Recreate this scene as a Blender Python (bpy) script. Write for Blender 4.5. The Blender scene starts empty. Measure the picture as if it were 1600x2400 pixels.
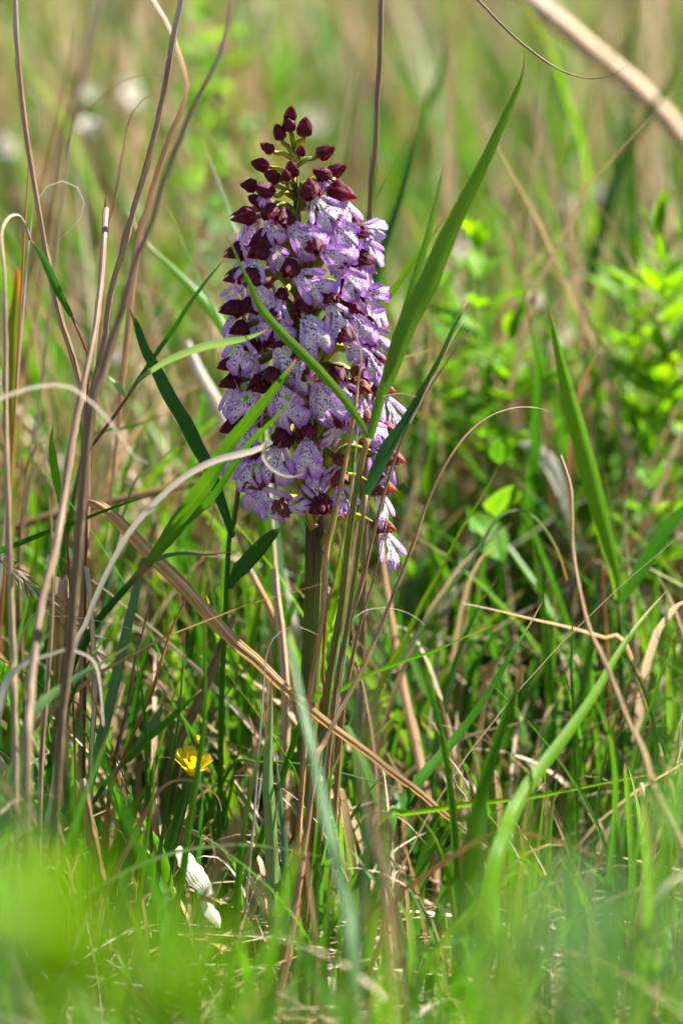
import bpy, bmesh, math, random
import numpy as np
from mathutils import Vector, Matrix, noise

R = math.radians
random.seed(7)
rng = np.random.default_rng(11)
scene = bpy.context.scene
col = scene.collection

# ------------------------------------------------------------------ camera
PITCH = R(12.0)
CAM = Vector((0.0, -2.2, 0.687))
D0 = 2.2 / math.cos(PITCH)
PX = 0.0002                      # metres per photo pixel at distance D0
FWD = Vector((0, math.cos(PITCH), -math.sin(PITCH)))
UP = Vector((0, math.sin(PITCH), math.cos(PITCH)))
RIGHT = Vector((1, 0, 0))

def P(x, y, Y=0.0):
    """the point of the place seen at photo position (x, y), standing at depth Y (world y; the orchid stands at 0)"""
    ray = FWD + RIGHT * ((x - 800) * PX / D0) + UP * ((1200 - y) * PX / D0)
    return CAM + ray * ((Y - CAM.y) / ray.y)

def mpp(p):
    return (p - CAM).dot(FWD) / D0 * PX

cd = bpy.data.cameras.new('camera')
cam = bpy.data.objects.new('camera', cd); col.objects.link(cam)
cam.location = CAM
cam.rotation_euler = (math.pi / 2 - PITCH, 0, 0)
cd.sensor_fit = 'VERTICAL'; cd.sensor_height = 36; cd.sensor_width = 24
cd.lens = 18 / (1200 * PX / D0)
cd.clip_start = 0.05; cd.clip_end = 500
cd.dof.use_dof = True
cd.dof.focus_distance = (P(700, 800, -0.012) - CAM).dot(FWD)
cd.dof.aperture_fstop = 4.3
cd.dof.aperture_blades = 0
scene.camera = cam

# ------------------------------------------------------------------ sky, sun, exposure
SUN_EL, SUN_AZ = R(52), R(72)    # azimuth from +Y (away from the camera) towards +X (right)
w = bpy.data.worlds.new('World'); scene.world = w; w.use_nodes = True
nt = w.node_tree; nt.nodes.clear()
sky = nt.nodes.new('ShaderNodeTexSky'); sky.sky_type = 'NISHITA'; sky.sun_disc = False
sky.sun_elevation = SUN_EL; sky.sun_rotation = SUN_AZ
bg = nt.nodes.new('ShaderNodeBackground'); bg.inputs['Strength'].default_value = 0.05
out = nt.nodes.new('ShaderNodeOutputWorld')
nt.links.new(sky.outputs[0], bg.inputs[0]); nt.links.new(bg.outputs[0], out.inputs[0])
sl = bpy.data.lights.new('sun', 'SUN'); sl.energy = 5.0; sl.angle = R(0.53); sl.color = (1.0, 0.95, 0.87)
so = bpy.data.objects.new('sun', sl); col.objects.link(so)
sdir = Vector((math.sin(SUN_AZ) * math.cos(SUN_EL), math.cos(SUN_AZ) * math.cos(SUN_EL), math.sin(SUN_EL)))
so.rotation_euler = sdir.to_track_quat('Z', 'Y').to_euler(); so.location = sdir * 5
scene.view_settings.view_transform = 'Standard'; scene.view_settings.look = 'None'
scene.view_settings.exposure = 2.0; scene.view_settings.gamma = 1.0
scene.view_settings.use_curve_mapping = False
scene.render.engine = 'CYCLES'
cy = scene.cycles
cy.use_denoising = True
cy.max_bounces = 5; cy.diffuse_bounces = 3; cy.glossy_bounces = 2; cy.transmission_bounces = 4; cy.transparent_max_bounces = 8
cy.caustics_reflective = False; cy.caustics_refractive = False
cy.sample_clamp_indirect = 6
cy.use_adaptive_sampling = True; cy.adaptive_threshold = 0.03

# ------------------------------------------------------------------ materials
class NB:
    def __init__(s, name):
        s.m = bpy.data.materials.new(name); s.m.use_nodes = True
        s.t = s.m.node_tree; s.t.nodes.clear()
    def n(s, typ, **kw):
        nd = s.t.nodes.new(typ)
        for k, v in kw.items():
            if k == 'ins':
                for kk, vv in v.items():
                    if hasattr(vv, 'is_output') or isinstance(vv, bpy.types.NodeSocket): s.t.links.new(vv, nd.inputs[kk])
                    else: nd.inputs[kk].default_value = vv
            else: setattr(nd, k, v)
        return nd
    def math(s, op, a, b=0.0, clamp=False):
        nd = s.n('ShaderNodeMath', operation=op, use_clamp=clamp, ins={0: a, 1: b}); return nd.outputs[0]
    def mix(s, f, a, b, mode='MIX'):
        nd = s.n('ShaderNodeMix', data_type='RGBA', blend_type=mode, ins={0: f, 6: a, 7: b}); return nd.outputs[2]
    def ramp(s, f, lo, hi):
        nd = s.n('ShaderNodeMapRange', ins={0: f, 1: lo, 2: hi, 3: 0.0, 4: 1.0}); nd.clamp = True; return nd.outputs[0]
    def ramp_cols(s, f, stops):
        nd = s.n('ShaderNodeValToRGB', ins={0: f}); e = nd.color_ramp.elements
        while len(e) < len(stops): e.new(0.5)
        for k, (p, c) in enumerate(stops): e[k].position = p; e[k].color = rgb(c)
        return nd.outputs[0]
    def attr(s, name, typ='GEOMETRY'):
        return s.n('ShaderNodeAttribute', attribute_name=name, attribute_type=typ)

def rgb(c): return (c[0], c[1], c[2], 1.0)

def finish(b, colour, tcol, trans, rough, bump=None, spec=0.35, bump_s=0.3):
    bs = b.n('ShaderNodeBsdfPrincipled', ins={'Base Color': colour, 'Roughness': rough, 'Specular IOR Level': spec})
    tr = b.n('ShaderNodeBsdfTranslucent', ins={'Color': tcol})
    if bump is not None:
        bp = b.n('ShaderNodeBump', ins={'Strength': bump_s, 'Distance': 0.0005, 'Height': bump})
        b.t.links.new(bp.outputs[0], bs.inputs['Normal']); b.t.links.new(bp.outputs[0], tr.inputs['Normal'])
    mx = b.n('ShaderNodeMixShader', ins={0: trans, 1: bs.outputs[0], 2: tr.outputs[0]})
    o = b.n('ShaderNodeOutputMaterial'); b.t.links.new(mx.outputs[0], o.inputs[0])
    return b.m

def bulk_mat(name, stops, trans, rough, tip, glow):
    """the same for the mass of meadow blades, without the fine grain"""
    b = NB(name)
    r = b.attr('rnd').outputs['Fac']; tv = b.attr('tv').outputs['Fac']
    sx = b.n('ShaderNodeSeparateXYZ', ins={0: b.n('ShaderNodeUVMap').outputs[0]})
    base = b.ramp_cols(r, stops)
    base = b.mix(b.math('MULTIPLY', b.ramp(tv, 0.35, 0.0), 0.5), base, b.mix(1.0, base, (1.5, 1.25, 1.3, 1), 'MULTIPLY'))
    side = b.math('SINE', b.math('ADD', b.math('MULTIPLY', sx.outputs[0], 30.0), b.math('MULTIPLY', sx.outputs[1], 300.0)))
    base = b.mix(b.math('MULTIPLY', b.ramp(side, -1, 1), 0.18), base, b.mix(1.0, base, (0.6, 0.65, 0.6, 1), 'MULTIPLY'))
    base = b.mix(b.math('MULTIPLY', b.ramp(tv, 0.88, 1.0), b.ramp(r, 0.3, 0.6)), base, rgb(tip))
    return finish(b, base, b.mix(1.0, base, rgb(glow), 'MULTIPLY'), trans, rough, spec=0.22)

def leaf_mat(name, stops, trans=0.5, rough=0.40, tip=(0.30, 0.20, 0.09), veins=26.0, glow=(1.7, 1.55, 0.9), tipat=0.94, spec=0.28, bulk=False, mott=0.25, dark=0.0):
    if bulk: return bulk_mat(name, stops, trans, rough, tip, glow)
    """a living or dry blade: colour picked from STOPS by the blade's own number, fine veins along it, a dried tip"""
    b = NB(name)
    uv = b.n('ShaderNodeUVMap').outputs[0]
    if bulk: r = b.attr('rnd').outputs['Fac']
    else:
        r = b.n('ShaderNodeObjectInfo').outputs['Random']
    base = b.ramp_cols(r, stops)
    # streaks and blotches along the blade
    mp = b.n('ShaderNodeMapping', ins={0: uv, 3: (6.5, 34.0, 1.0)})
    off = b.n('ShaderNodeCombineXYZ', ins={0: b.math('MULTIPLY', r, 37.0), 1: b.math('MULTIPLY', r, 91.0)})
    va = b.n('ShaderNodeVectorMath', operation='ADD', ins={0: mp.outputs[0], 1: off.outputs[0]})
    nz = b.n('ShaderNodeTexNoise', ins={'Vector': va.outputs[0], 'Scale': 1.0, 'Detail': 6.0, 'Roughness': 0.68})
    f = b.ramp(nz.outputs[0], 0.32, 0.68)
    base = b.mix(b.math('MULTIPLY', f, mott * 2), base, b.mix(1.0, base, (1.35, 1.2, 0.75, 1), 'MULTIPLY'))
    if dark:
        base = b.mix(b.math('MULTIPLY', b.ramp(nz.outputs[0], 0.54, 0.34), dark), base, b.mix(1.0, base, (0.36, 0.27, 0.22, 1), 'MULTIPLY'))
    sx = b.n('ShaderNodeSeparateXYZ', ins={0: uv})
    if dark:   # a bleached flank beside a rusty one, as dead sheaths weather
        fl = b.math('SINE', b.math('ADD', b.math('MULTIPLY', sx.outputs[0], 12.566), b.math('ADD', b.math('MULTIPLY', r, 6.28), b.math('MULTIPLY', nz.outputs[0], 2.0))))
        base = b.mix(b.math('MULTIPLY', b.ramp(fl, 0.1, 0.7), 0.7), base, b.mix(1.0, base, (1.75, 1.6, 1.45, 1), 'MULTIPLY'))
        base = b.mix(b.math('MULTIPLY', b.ramp(fl, -0.4, -0.9), 0.6), base, b.mix(1.0, base, (1.1, 0.72, 0.45, 1), 'MULTIPLY'))
    vein = b.math('SINE', b.math('MULTIPLY', sx.outputs[0], veins * 2))
    base = b.mix(b.math('MULTIPLY', b.ramp(vein, -1, 1), 0.38), base, b.mix(1.0, base, (0.5, 0.58, 0.5, 1), 'MULTIPLY'))
    rib = b.ramp(b.math('ABSOLUTE', b.math('SUBTRACT', sx.outputs[0], 0.5)), 0.055, 0.02)
    base = b.mix(b.math('MULTIPLY', rib, 0.45), base, b.mix(1.0, base, (1.7, 1.5, 1.6, 1), 'MULTIPLY'))
    tv = b.attr('tv').outputs['Fac']
    tf = b.ramp(b.math('ADD', tv, b.math('MULTIPLY', nz.outputs[0], 0.05)), tipat, tipat + 0.06)
    base = b.mix(tf, base, rgb(tip))
    tc = b.mix(1.0, base, rgb(glow), 'MULTIPLY')
    return finish(b, base, tc, trans, rough, bump=vein, spec=spec, bump_s=0.25)

GREEN = [(0.0, (0.030, 0.13, 0.006)), (0.35, (0.045, 0.17, 0.008)), (0.7, (0.07, 0.20, 0.008)), (1.0, (0.10, 0.23, 0.010))]
M = {}
M['grass'] = leaf_mat('green_blade', GREEN)
M['dark'] = leaf_mat('dark_green_blade', [(0, (0.015, 0.085, 0.010)), (1, (0.028, 0.12, 0.010))], trans=0.28, rough=0.38)
M['bright'] = leaf_mat('bright_green_blade', [(0, (0.085, 0.24, 0.006)), (1, (0.14, 0.27, 0.008))], trans=0.5)
M['blue'] = leaf_mat('bluish_green_blade', [(0, (0.07, 0.17, 0.09)), (1, (0.11, 0.20, 0.10))], trans=0.3, rough=0.4)
M['pale'] = leaf_mat('pale_green_blade', [(0, (0.16, 0.29, 0.12)), (1, (0.20, 0.33, 0.13))], trans=0.35, rough=0.38)
M['tan'] = leaf_mat('straw_blade', [(0, (0.36, 0.25, 0.13)), (1, (0.44, 0.32, 0.18))], trans=0.22, rough=0.55, tip=(0.4, 0.33, 0.25), glow=(1.2, 1.0, 0.8), veins=20, mott=0.4, dark=0.8)
M['grey'] = leaf_mat('grey_dry_blade', [(0, (0.23, 0.185, 0.145)), (1, (0.31, 0.255, 0.205))], trans=0.12, rough=0.6, tip=(0.4, 0.35, 0.3), glow=(1.1, 1, .9), veins=20, mott=0.35, dark=0.8)
M['brown'] = leaf_mat('brown_dry_blade', [(0, (0.18, 0.125, 0.085)), (1, (0.26, 0.185, 0.13))], trans=0.2, rough=0.6, tip=(0.3, 0.24, 0.18), glow=(1.3, 1, .8), veins=20, mott=0.45, dark=0.8)
M['orange'] = leaf_mat('orange_dry_blade', [(0, (0.32, 0.165, 0.07)), (1, (0.37, 0.20, 0.09))], trans=0.3, rough=0.55, tip=(0.35, 0.25, 0.15), glow=(1.3, .95, .6), veins=18, mott=0.5, dark=0.8)
M['plum'] = leaf_mat('dark_plum_stalk', [(0, (0.14, 0.112, 0.088)), (1, (0.18, 0.145, 0.115))], trans=0.08, rough=0.5, tip=(0.2, 0.15, 0.12), glow=(1.2, 1, .9), mott=0.4, dark=0.8)
M['pink'] = leaf_mat('pinkish_reed', [(0, (0.40, 0.31, 0.26)), (1, (0.44, 0.35, 0.29))], trans=0.1, rough=0.6, tip=(0.4, 0.33, 0.28), glow=(1.1, 1, .9), mott=0.3, dark=0.5)
M['white'] = leaf_mat('bleached_curl', [(0, (0.56, 0.51, 0.46)), (1, (0.66, 0.61, 0.57))], trans=0.38, rough=0.45, tip=(0.6, 0.55, 0.5), glow=(1, .95, .9), mott=0.15)
M['bleached'] = leaf_mat('bleached_leaf', [(0, (0.74, 0.71, 0.66)), (1, (0.78, 0.75, 0.70))], trans=0.45, rough=0.6, tip=(0.7, 0.66, 0.6), glow=(1, .97, .92), mott=0.1)
M['red'] = leaf_mat('red_stem', [(0, (0.13, 0.045, 0.03)), (1, (0.17, 0.06, 0.035))], trans=0.1, rough=0.4, tip=(0.2, 0.08, 0.04), glow=(1.2, .9, .7))
M['olive'] = leaf_mat('olive_stem', [(0, (0.13, 0.15, 0.035)), (1, (0.16, 0.18, 0.045))], trans=0.18, rough=0.4, mott=0.4)
M['yellowing'] = leaf_mat('yellowing_leaf', [(0, (0.16, 0.20, 0.015)), (1, (0.20, 0.22, 0.015))], trans=0.4, tip=(0.6, 0.20, 0.02), tipat=0.97)
M['herb'] = leaf_mat('herb_leaf', [(0, (0.06, 0.20, 0.008)), (0.5, (0.09, 0.25, 0.008)), (1, (0.14, 0.29, 0.010))], trans=0.48, rough=0.45, veins=6, tipat=2)
M['herb_bright'] = leaf_mat('bright_herb_leaf', [(0, (0.09, 0.25, 0.004)), (1, (0.155, 0.30, 0.004))], trans=0.52, rough=0.5, veins=6, tipat=2)
M['herb_blue'] = leaf_mat('blue_herb_leaf', [(0, (0.07, 0.19, 0.06)), (1, (0.13, 0.26, 0.11))], trans=0.4, rough=0.45, veins=6, tipat=2)
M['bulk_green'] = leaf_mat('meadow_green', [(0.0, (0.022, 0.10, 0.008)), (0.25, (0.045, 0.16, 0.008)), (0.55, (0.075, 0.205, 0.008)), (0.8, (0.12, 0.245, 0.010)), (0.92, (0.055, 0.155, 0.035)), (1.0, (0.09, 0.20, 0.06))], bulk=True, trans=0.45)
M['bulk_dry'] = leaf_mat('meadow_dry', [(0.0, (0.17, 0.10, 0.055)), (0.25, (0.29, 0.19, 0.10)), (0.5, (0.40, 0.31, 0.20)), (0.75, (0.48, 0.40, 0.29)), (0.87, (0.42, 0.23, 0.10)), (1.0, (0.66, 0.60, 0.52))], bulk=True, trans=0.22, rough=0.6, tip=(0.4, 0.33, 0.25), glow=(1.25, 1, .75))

def ground_mat():
    b = NB('meadow_soil')
    tc = b.n('ShaderNodeTexCoord').outputs['Object']
    n1 = b.n('ShaderNodeTexNoise', ins={'Vector': tc, 'Scale': 9.0, 'Detail': 8.0, 'Roughness': 0.7})
    n2 = b.n('ShaderNodeTexNoise', ins={'Vector': tc, 'Scale': 160.0, 'Detail': 4.0})
    c = b.ramp_cols(n1.outputs[0], [(0.3, (0.055, 0.04, 0.024)), (0.5, (0.13, 0.095, 0.055)), (0.62, (0.07, 0.10, 0.03)), (0.8, (0.22, 0.17, 0.10))])
    c = b.mix(b.math('MULTIPLY', n2.outputs[0], 0.6), c, (0.24, 0.19, 0.12, 1))
    bs = b.n('ShaderNodeBsdfPrincipled', ins={'Base Color': c, 'Roughness': 0.9, 'Specular IOR Level': 0.2})
    bp = b.n('ShaderNodeBump', ins={'Strength': 0.7, 'Distance': 0.01, 'Height': n2.outputs[0]})
    b.t.links.new(bp.outputs[0], bs.inputs['Normal'])
    o = b.n('ShaderNodeOutputMaterial'); b.t.links.new(bs.outputs[0], o.inputs[0])
    return b.m
M['soil'] = ground_mat()

def lip_mat():
    b = NB('orchid_lip')
    uv = b.n('ShaderNodeUVMap').outputs[0]
    r = b.n('ShaderNodeObjectInfo').outputs['Random']
    edge = b.attr('edge').outputs['Fac']
    off = b.n('ShaderNodeCombineXYZ', ins={0: b.math('MULTIPLY', r, 53.0), 1: b.math('MULTIPLY', r, 17.0)})
    p = b.n('ShaderNodeVectorMath', operation='ADD', ins={0: uv, 1: off.outputs[0]}).outputs[0]
    nz = b.n('ShaderNodeTexNoise', ins={'Vector': p, 'Scale': 9.0, 'Detail': 3.0})
    base = b.ramp_cols(r, [(0, (0.71, 0.48, 0.79)), (0.5, (0.80, 0.61, 0.83)), (1, (0.87, 0.75, 0.87))])
    e = b.ramp(b.math('ADD', edge, b.math('MULTIPLY', b.math('SUBTRACT', nz.outputs[0], 0.5), 0.7)), 0.17, 0.82)
    c = b.mix(e, base, (0.41, 0.13, 0.61, 1))
    # tufted purple spots, thick down the middle
    mp = b.n('ShaderNodeMapping', ins={0: p, 3: (30.0, 21.0, 1.0)})
    vo = b.n('ShaderNodeTexVoronoi', ins={'Vector': mp.outputs[0], 'Scale': 1.0, 'Randomness': 1.0})
    n2 = b.n('ShaderNodeTexNoise', ins={'Vector': p, 'Scale': 5.0, 'Detail': 1.0})
    lim = b.math('ADD', b.math('MULTIPLY', n2.outputs[0], 0.55), b.math('MULTIPLY', edge, -0.30))
    lim = b.math('ADD', lim, 0.15)
    sp = b.math('LESS_THAN', vo.outputs['Distance'], lim)
    c = b.mix(b.math('MULTIPLY', sp, 0.93), c, (0.105, 0.009, 0.14, 1))
    tc = b.mix(1.0, c, (1.0, 0.80, 1.12, 1), 'MULTIPLY')
    n3 = b.n('ShaderNodeTexNoise', ins={'Vector': p, 'Scale': 26.0, 'Detail': 2.0})
    return finish(b, c, tc, 0.24, 0.5, bump=n3.outputs[0], spec=0.3, bump_s=0.7)
M['lip'] = lip_mat()

def hood_mat(name, c1, c2, glow):
    b = NB(name)
    tc0 = b.n('ShaderNodeTexCoord').outputs['Object']
    r = b.n('ShaderNodeObjectInfo').outputs['Random']
    uv = b.n('ShaderNodeUVMap').outputs[0]
    sx = b.n('ShaderNodeSeparateXYZ', ins={0: uv})
    mp = b.n('ShaderNodeMapping', ins={0: uv, 3: (26.0, 5.0, 1.0)})
    nz = b.n('ShaderNodeTexNoise', ins={'Vector': mp.outputs[0], 'Scale': 1.0, 'Detail': 4.0})
    c = b.mix(b.ramp(nz.outputs[0], 0.35, 0.75), rgb(c1), rgb(c2))
    c = b.mix(b.math('MULTIPLY', r, 0.35), c, b.mix(1.0, c, (1.6, 1.2, 1.0, 1), 'MULTIPLY'))
    c = b.mix(b.math('MULTIPLY', b.ramp(sx.outputs[1], 0.28, 0.0), 0.75), c, (0.23, 0.14, 0.09, 1))
    tc = b.mix(1.0, c, rgb(glow), 'MULTIPLY')
    return finish(b, c, tc, 0.34, 0.55, bump=nz.outputs[0], spec=0.3, bump_s=1.0)
M['hood'] = hood_mat('maroon_hood', (0.034, 0.003, 0.012), (0.135, 0.009, 0.042), (3.0, 1.0, 1.2))
M['wither'] = hood_mat('withered_hood', (0.10, 0.028, 0.02), (0.27, 0.09, 0.06), (1.7, 1.0, .9))

def simple(name, c, rough=0.5, trans=0.0, tc=None, noise_s=200.0, c2=None):
    b = NB(name)
    tco = b.n('ShaderNodeTexCoord').outputs['Object']
    nz = b.n('ShaderNodeTexNoise', ins={'Vector': tco, 'Scale': noise_s, 'Detail': 4.0})
    cc = b.mix(b.ramp(nz.outputs[0], 0.3, 0.7), rgb(c), rgb(c2 or tuple(v * 0.75 for v in c)))
    return finish(b, cc, rgb(tc or c), trans, rough, bump=nz.outputs[0], bump_s=0.4)
M['column'] = simple('column_tan', (0.34, 0.20, 0.08), c2=(0.2, 0.08, 0.06))
M['spur'] = simple('spur_pink', (0.62, 0.42, 0.52), trans=0.4, tc=(0.7, 0.4, 0.5))
M['bract'] = simple('bract_pink', (0.52, 0.26, 0.30), trans=0.4, tc=(0.7, 0.3, 0.35))
M['stone'] = simple('pale_stone', (0.72, 0.69, 0.64), rough=0.8, noise_s=90, c2=(0.55, 0.52, 0.46))
M['petal_white'] = simple('white_petal', (0.74, 0.70, 0.68), trans=0.3, tc=(0.8, 0.76, 0.74))
M['petal_yellow'] = simple('yellow_petal', (0.84, 0.68, 0.01), trans=0.45, tc=(0.95, 0.80, 0.01), c2=(0.80, 0.60, 0.005))
M['calyx'] = simple('calyx_green', (0.06, 0.12, 0.03))
M['disc'] = simple('flower_disc', (0.55, 0.42, 0.08))

def stem_mat():
    """the orchid's stalk: olive below, maroon between the flowers, ribbed"""
    b = NB('orchid_stalk')
    tv = b.attr('tv').outputs['Fac']; uv = b.n('ShaderNodeUVMap').outputs[0]
    mp = b.n('ShaderNodeMapping', ins={0: uv, 3: (22.0, 30.0, 1.0)})
    nz = b.n('ShaderNodeTexNoise', ins={'Vector': mp.outputs[0], 'Scale': 1.0, 'Detail': 5.0})
    f = b.ramp(b.math('ADD', tv, b.math('MULTIPLY', nz.outputs[0], 0.08)), 0.49, 0.59)
    c = b.mix(f, (0.10, 0.145, 0.018, 1), (0.065, 0.016, 0.022, 1))
    c = b.mix(b.ramp(nz.outputs[0], 0.5, 0.75), c, (0.055, 0.03, 0.018, 1))
    tc = b.mix(1.0, c, (1.4, 1.3, 1, 1), 'MULTIPLY')
    sx = b.n('ShaderNodeSeparateXYZ', ins={0: uv})
    rib = b.math('SINE', b.math('MULTIPLY', sx.outputs[0], 75.0))
    return finish(b, c, tc, 0.12, 0.45, bump=rib, bump_s=0.5)
M['stalk'] = stem_mat()

def ovary_mat():
    b = NB('ovary')
    tv = b.attr('tv').outputs['Fac']; uv = b.n('ShaderNodeUVMap').outputs[0]
    r = b.n('ShaderNodeObjectInfo').outputs['Random']
    sx = b.n('ShaderNodeSeparateXYZ', ins={0: uv})
    st = b.math('SINE', b.math('ADD', b.math('MULTIPLY', sx.outputs[0], 18.85), b.math('MULTIPLY', tv, 5.0)))
    c = b.mix(r, (0.40, 0.36, 0.02, 1), (0.20, 0.26, 0.025, 1))
    c = b.mix(b.math('MULTIPLY', b.ramp(st, 0.2, 1.0), 0.55), c, (0.10, 0.06, 0.02, 1))
    c = b.mix(b.ramp(tv, 0.85, 1.0), c, (0.20, 0.07, 0.06, 1))
    tc = b.mix(1.0, c, (1.5, 1.5, 0.9, 1), 'MULTIPLY')
    return finish(b, c, tc, 0.25, 0.4, bump=st, bump_s=0.6)
M['ovary'] = ovary_mat()

# ------------------------------------------------------------------ mesh helpers
def mesh_obj(name, verts, faces, uvs=None, attrs=None, mat=None, parent=None):
    me = bpy.data.meshes.new(name)
    me.from_pydata([tuple(v) for v in verts], [], faces)
    if uvs is not None:
        ul = me.uv_layers.new(name='UVMap')
        li = np.empty(len(me.loops), dtype=np.int32); me.loops.foreach_get('vertex_index', li)
        ul.data.foreach_set('uv', np.asarray(uvs, dtype=np.float32)[li].ravel())
    for k, v in (attrs or {}).items():
        a = me.attributes.new(k, 'FLOAT', 'POINT'); a.data.foreach_set('value', np.asarray(v, dtype=np.float32))
    me.polygons.foreach_set('use_smooth', [True] * len(me.polygons))
    if mat: me.materials.append(mat)
    o = bpy.data.objects.new(name, me); col.objects.link(o)
    if parent: o.parent = parent
    return o

def tag(o, label=None, cat=None, group=None, kind=None):
    if label: o['label'] = label
    if cat: o['category'] = cat
    if group: o['group'] = group
    if kind or cat: o['kind'] = kind or 'thing'
    return o

def empty(name, loc, parent=None):
    o = bpy.data.objects.new(name, None); col.objects.link(o)
    o.location = loc; o.empty_display_size = 0.01
    if parent: o.parent = parent
    return o

def spline(pts, n):
    """Catmull-Rom through pts, resampled evenly to n+1 points"""
    p = [pts[0] * 2 - pts[1]] + list(pts) + [pts[-1] * 2 - pts[-2]]
    dense = []
    for i in range(1, len(p) - 2):
        a, b_, c, d = p[i - 1], p[i], p[i + 1], p[i + 2]
        for k in range(12):
            t = k / 12
            dense.append(0.5 * ((2 * b_) + (c - a) * t + (2 * a - 5 * b_ + 4 * c - d) * t * t + (3 * b_ - a - 3 * c + d) * t ** 3))
    dense.append(pts[-1].copy())
    L = [0.0]
    for i in range(1, len(dense)): L.append(L[-1] + (dense[i] - dense[i - 1]).length)
    res = []; j = 0
    for i in range(n + 1):
        s = L[-1] * i / n
        while j < len(L) - 2 and L[j + 1] < s: j += 1
        f = (s - L[j]) / max(1e-9, L[j + 1] - L[j])
        res.append(dense[j].lerp(dense[j + 1], min(1, max(0, f))))
    return res, L[-1]

def tangents(c):
    n = len(c); T = []
    for i in range(n):
        T.append((c[min(n - 1, i + 1)] - c[max(0, i - 1)]).normalized())
    return T

PROF = {
    'blade': [(0, .55), (.12, .75), (.35, 1), (.6, .88), (.8, .55), (.93, .22), (1, .02)],
    'leaf': [(0, .25), (.1, .6), (.35, 1), (.6, .92), (.8, .58), (.93, .22), (1, .02)],
    'band': [(0, .8), (.08, .95), (.5, 1), (.9, .9), (.97, .7), (1, .45)],
    'stem': [(0, 1), (.5, .9), (1, .7)],
    'thin': [(0, 1), (.6, .8), (1, .12)],
    'curl': [(0, .9), (.4, 1), (.75, .75), (1, .1)],
    'club': [(0, .5), (.5, .7), (.85, 1.0), (.95, .9), (1, .3)],
    'tube': [(0, 1), (1, 1)],
}
def interp(prof, t):
    for (a, x), (b_, y) in zip(prof, prof[1:]):
        if t <= b_: return x + (y - x) * (t - a) / max(1e-9, b_ - a)
    return prof[-1][1]

def blade(name, curve3, w, mat, prof='blade', fold=0.25, tw=(15, 35), parent=None, seg=None, across=4, wav=0.02, length=None):
    """a flat ribbon with a folded midrib along curve3; w = full width in metres (a function of t or a number)"""
    n = seg or 36
    c, L = spline(curve3, n); T = tangents(c)
    pr = PROF[prof] if isinstance(prof, str) else prof
    verts, uvs, tvs, faces = [], [], [], []
    sd = random.uniform(0, 100)
    for i in range(n + 1):
        t = i / n
        V = (c[i] - CAM).normalized()
        S = T[i].cross(V)
        if S.length < 1e-4: S = Vector((1, 0, 0))
        S.normalize()
        a = R(tw[0] + (tw[1] - tw[0]) * t)
        S = Matrix.Rotation(a, 3, T[i]) @ S
        N = S.cross(T[i]).normalized()
        ww = (w(t) if callable(w) else w) * interp(pr, t) * (1 + wav * noise.noise(Vector((t * 14, sd, 0))) * 3)
        ww /= max(0.6, math.cos(a))
        for k in range(across + 1):
            s = -1 + 2 * k / across
            p = c[i] + S * (s * ww / 2) + N * (fold * ww * (abs(s) - 0.5) * 0.5 + ww * wav * 2 * noise.noise(Vector((t * 9, s, sd))))
            verts.append(p); uvs.append(((s + 1) / 2, t * L)); tvs.append(t)
    m = across + 1
    for i in range(n):
        for k in range(across):
            faces.append((i * m + k, i * m + k + 1, (i + 1) * m + k + 1, (i + 1) * m + k))
    return mesh_obj(name, verts, faces, uvs, {'tv': tvs}, mat, parent)

def tube(name, curve3, r, mat, prof='stem', parent=None, seg=None, sides=8, rib=0.0, nodes=(), cap=True, twist=0.0, ribs=3, jag=0.0, rough=0.0):
    n = seg or 30
    c, L = spline(curve3, n); T = tangents(c)
    pr = PROF[prof] if isinstance(prof, str) else prof
    verts, uvs, tvs, faces = [], [], [], []
    A = Vector((1, 0, 0)) if abs(T[0].x) < 0.9 else Vector((0, 0, 1))
    for i in range(n + 1):
        t = i / n
        A = (A - T[i] * A.dot(T[i])).normalized(); B = T[i].cross(A)
        rr = (r(t) if callable(r) else r) * interp(pr, t)
        for nd in nodes:
            rr *= 1 + 0.45 * math.exp(-((t - nd) / 0.010) ** 2)
        for k in range(sides + 1):
            th = 2 * math.pi * k / sides
            q = rr * (1 + rib * math.cos(ribs * th + twist * t) + rough * noise.noise(Vector((math.cos(th) * 1.5, math.sin(th) * 1.5, t * L * 160))))
            e = T[i] * (jag * random.uniform(-1, 1) * r if (jag and i == n) else 0)
            verts.append(c[i] + A * (q * math.cos(th)) + B * (q * math.sin(th)) + (e if jag and i == n else Vector()))
            uvs.append((k / sides, t * L)); tvs.append(t)
    m = sides + 1
    for i in range(n):
        for k in range(sides):
            faces.append((i * m + k, i * m + k + 1, (i + 1) * m + k + 1, (i + 1) * m + k))
    if cap and not jag:
        faces.append(tuple(n * m + k for k in range(sides)))
    return mesh_obj(name, verts, faces, uvs, {'tv': tvs}, mat, parent)

def to_world(pts, dy, root):
    """photo positions (x, y[, depth]) from root to tip -> world points; root=True carries the first one down into the ground"""
    n = len(pts); ws = []
    for i, q in enumerate(pts):
        Y = q[2] if len(q) > 2 else dy[0] + (dy[1] - dy[0]) * i / max(1, n - 1)
        ws.append(P(q[0], q[1], Y))
    if root:
        p = ws[0]
        if p.z > 0.004:
            d = (ws[0] - ws[1]).normalized()
            d = (d + Vector((0, 0, -0.8))).normalized()
            if d.z > -0.5: d.z = -0.5; d.normalize()
            k = (p.z + 0.008) / -d.z
            h = Vector((d.x * k, d.y * k, 0))
            if h.length > 0.06: h *= 0.06 / h.length
            q = Vector((p.x + h.x, p.y + h.y, -0.008))
            ws = [q, q.lerp(p, 0.5) + h * -0.08] + ws
    return ws

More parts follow.
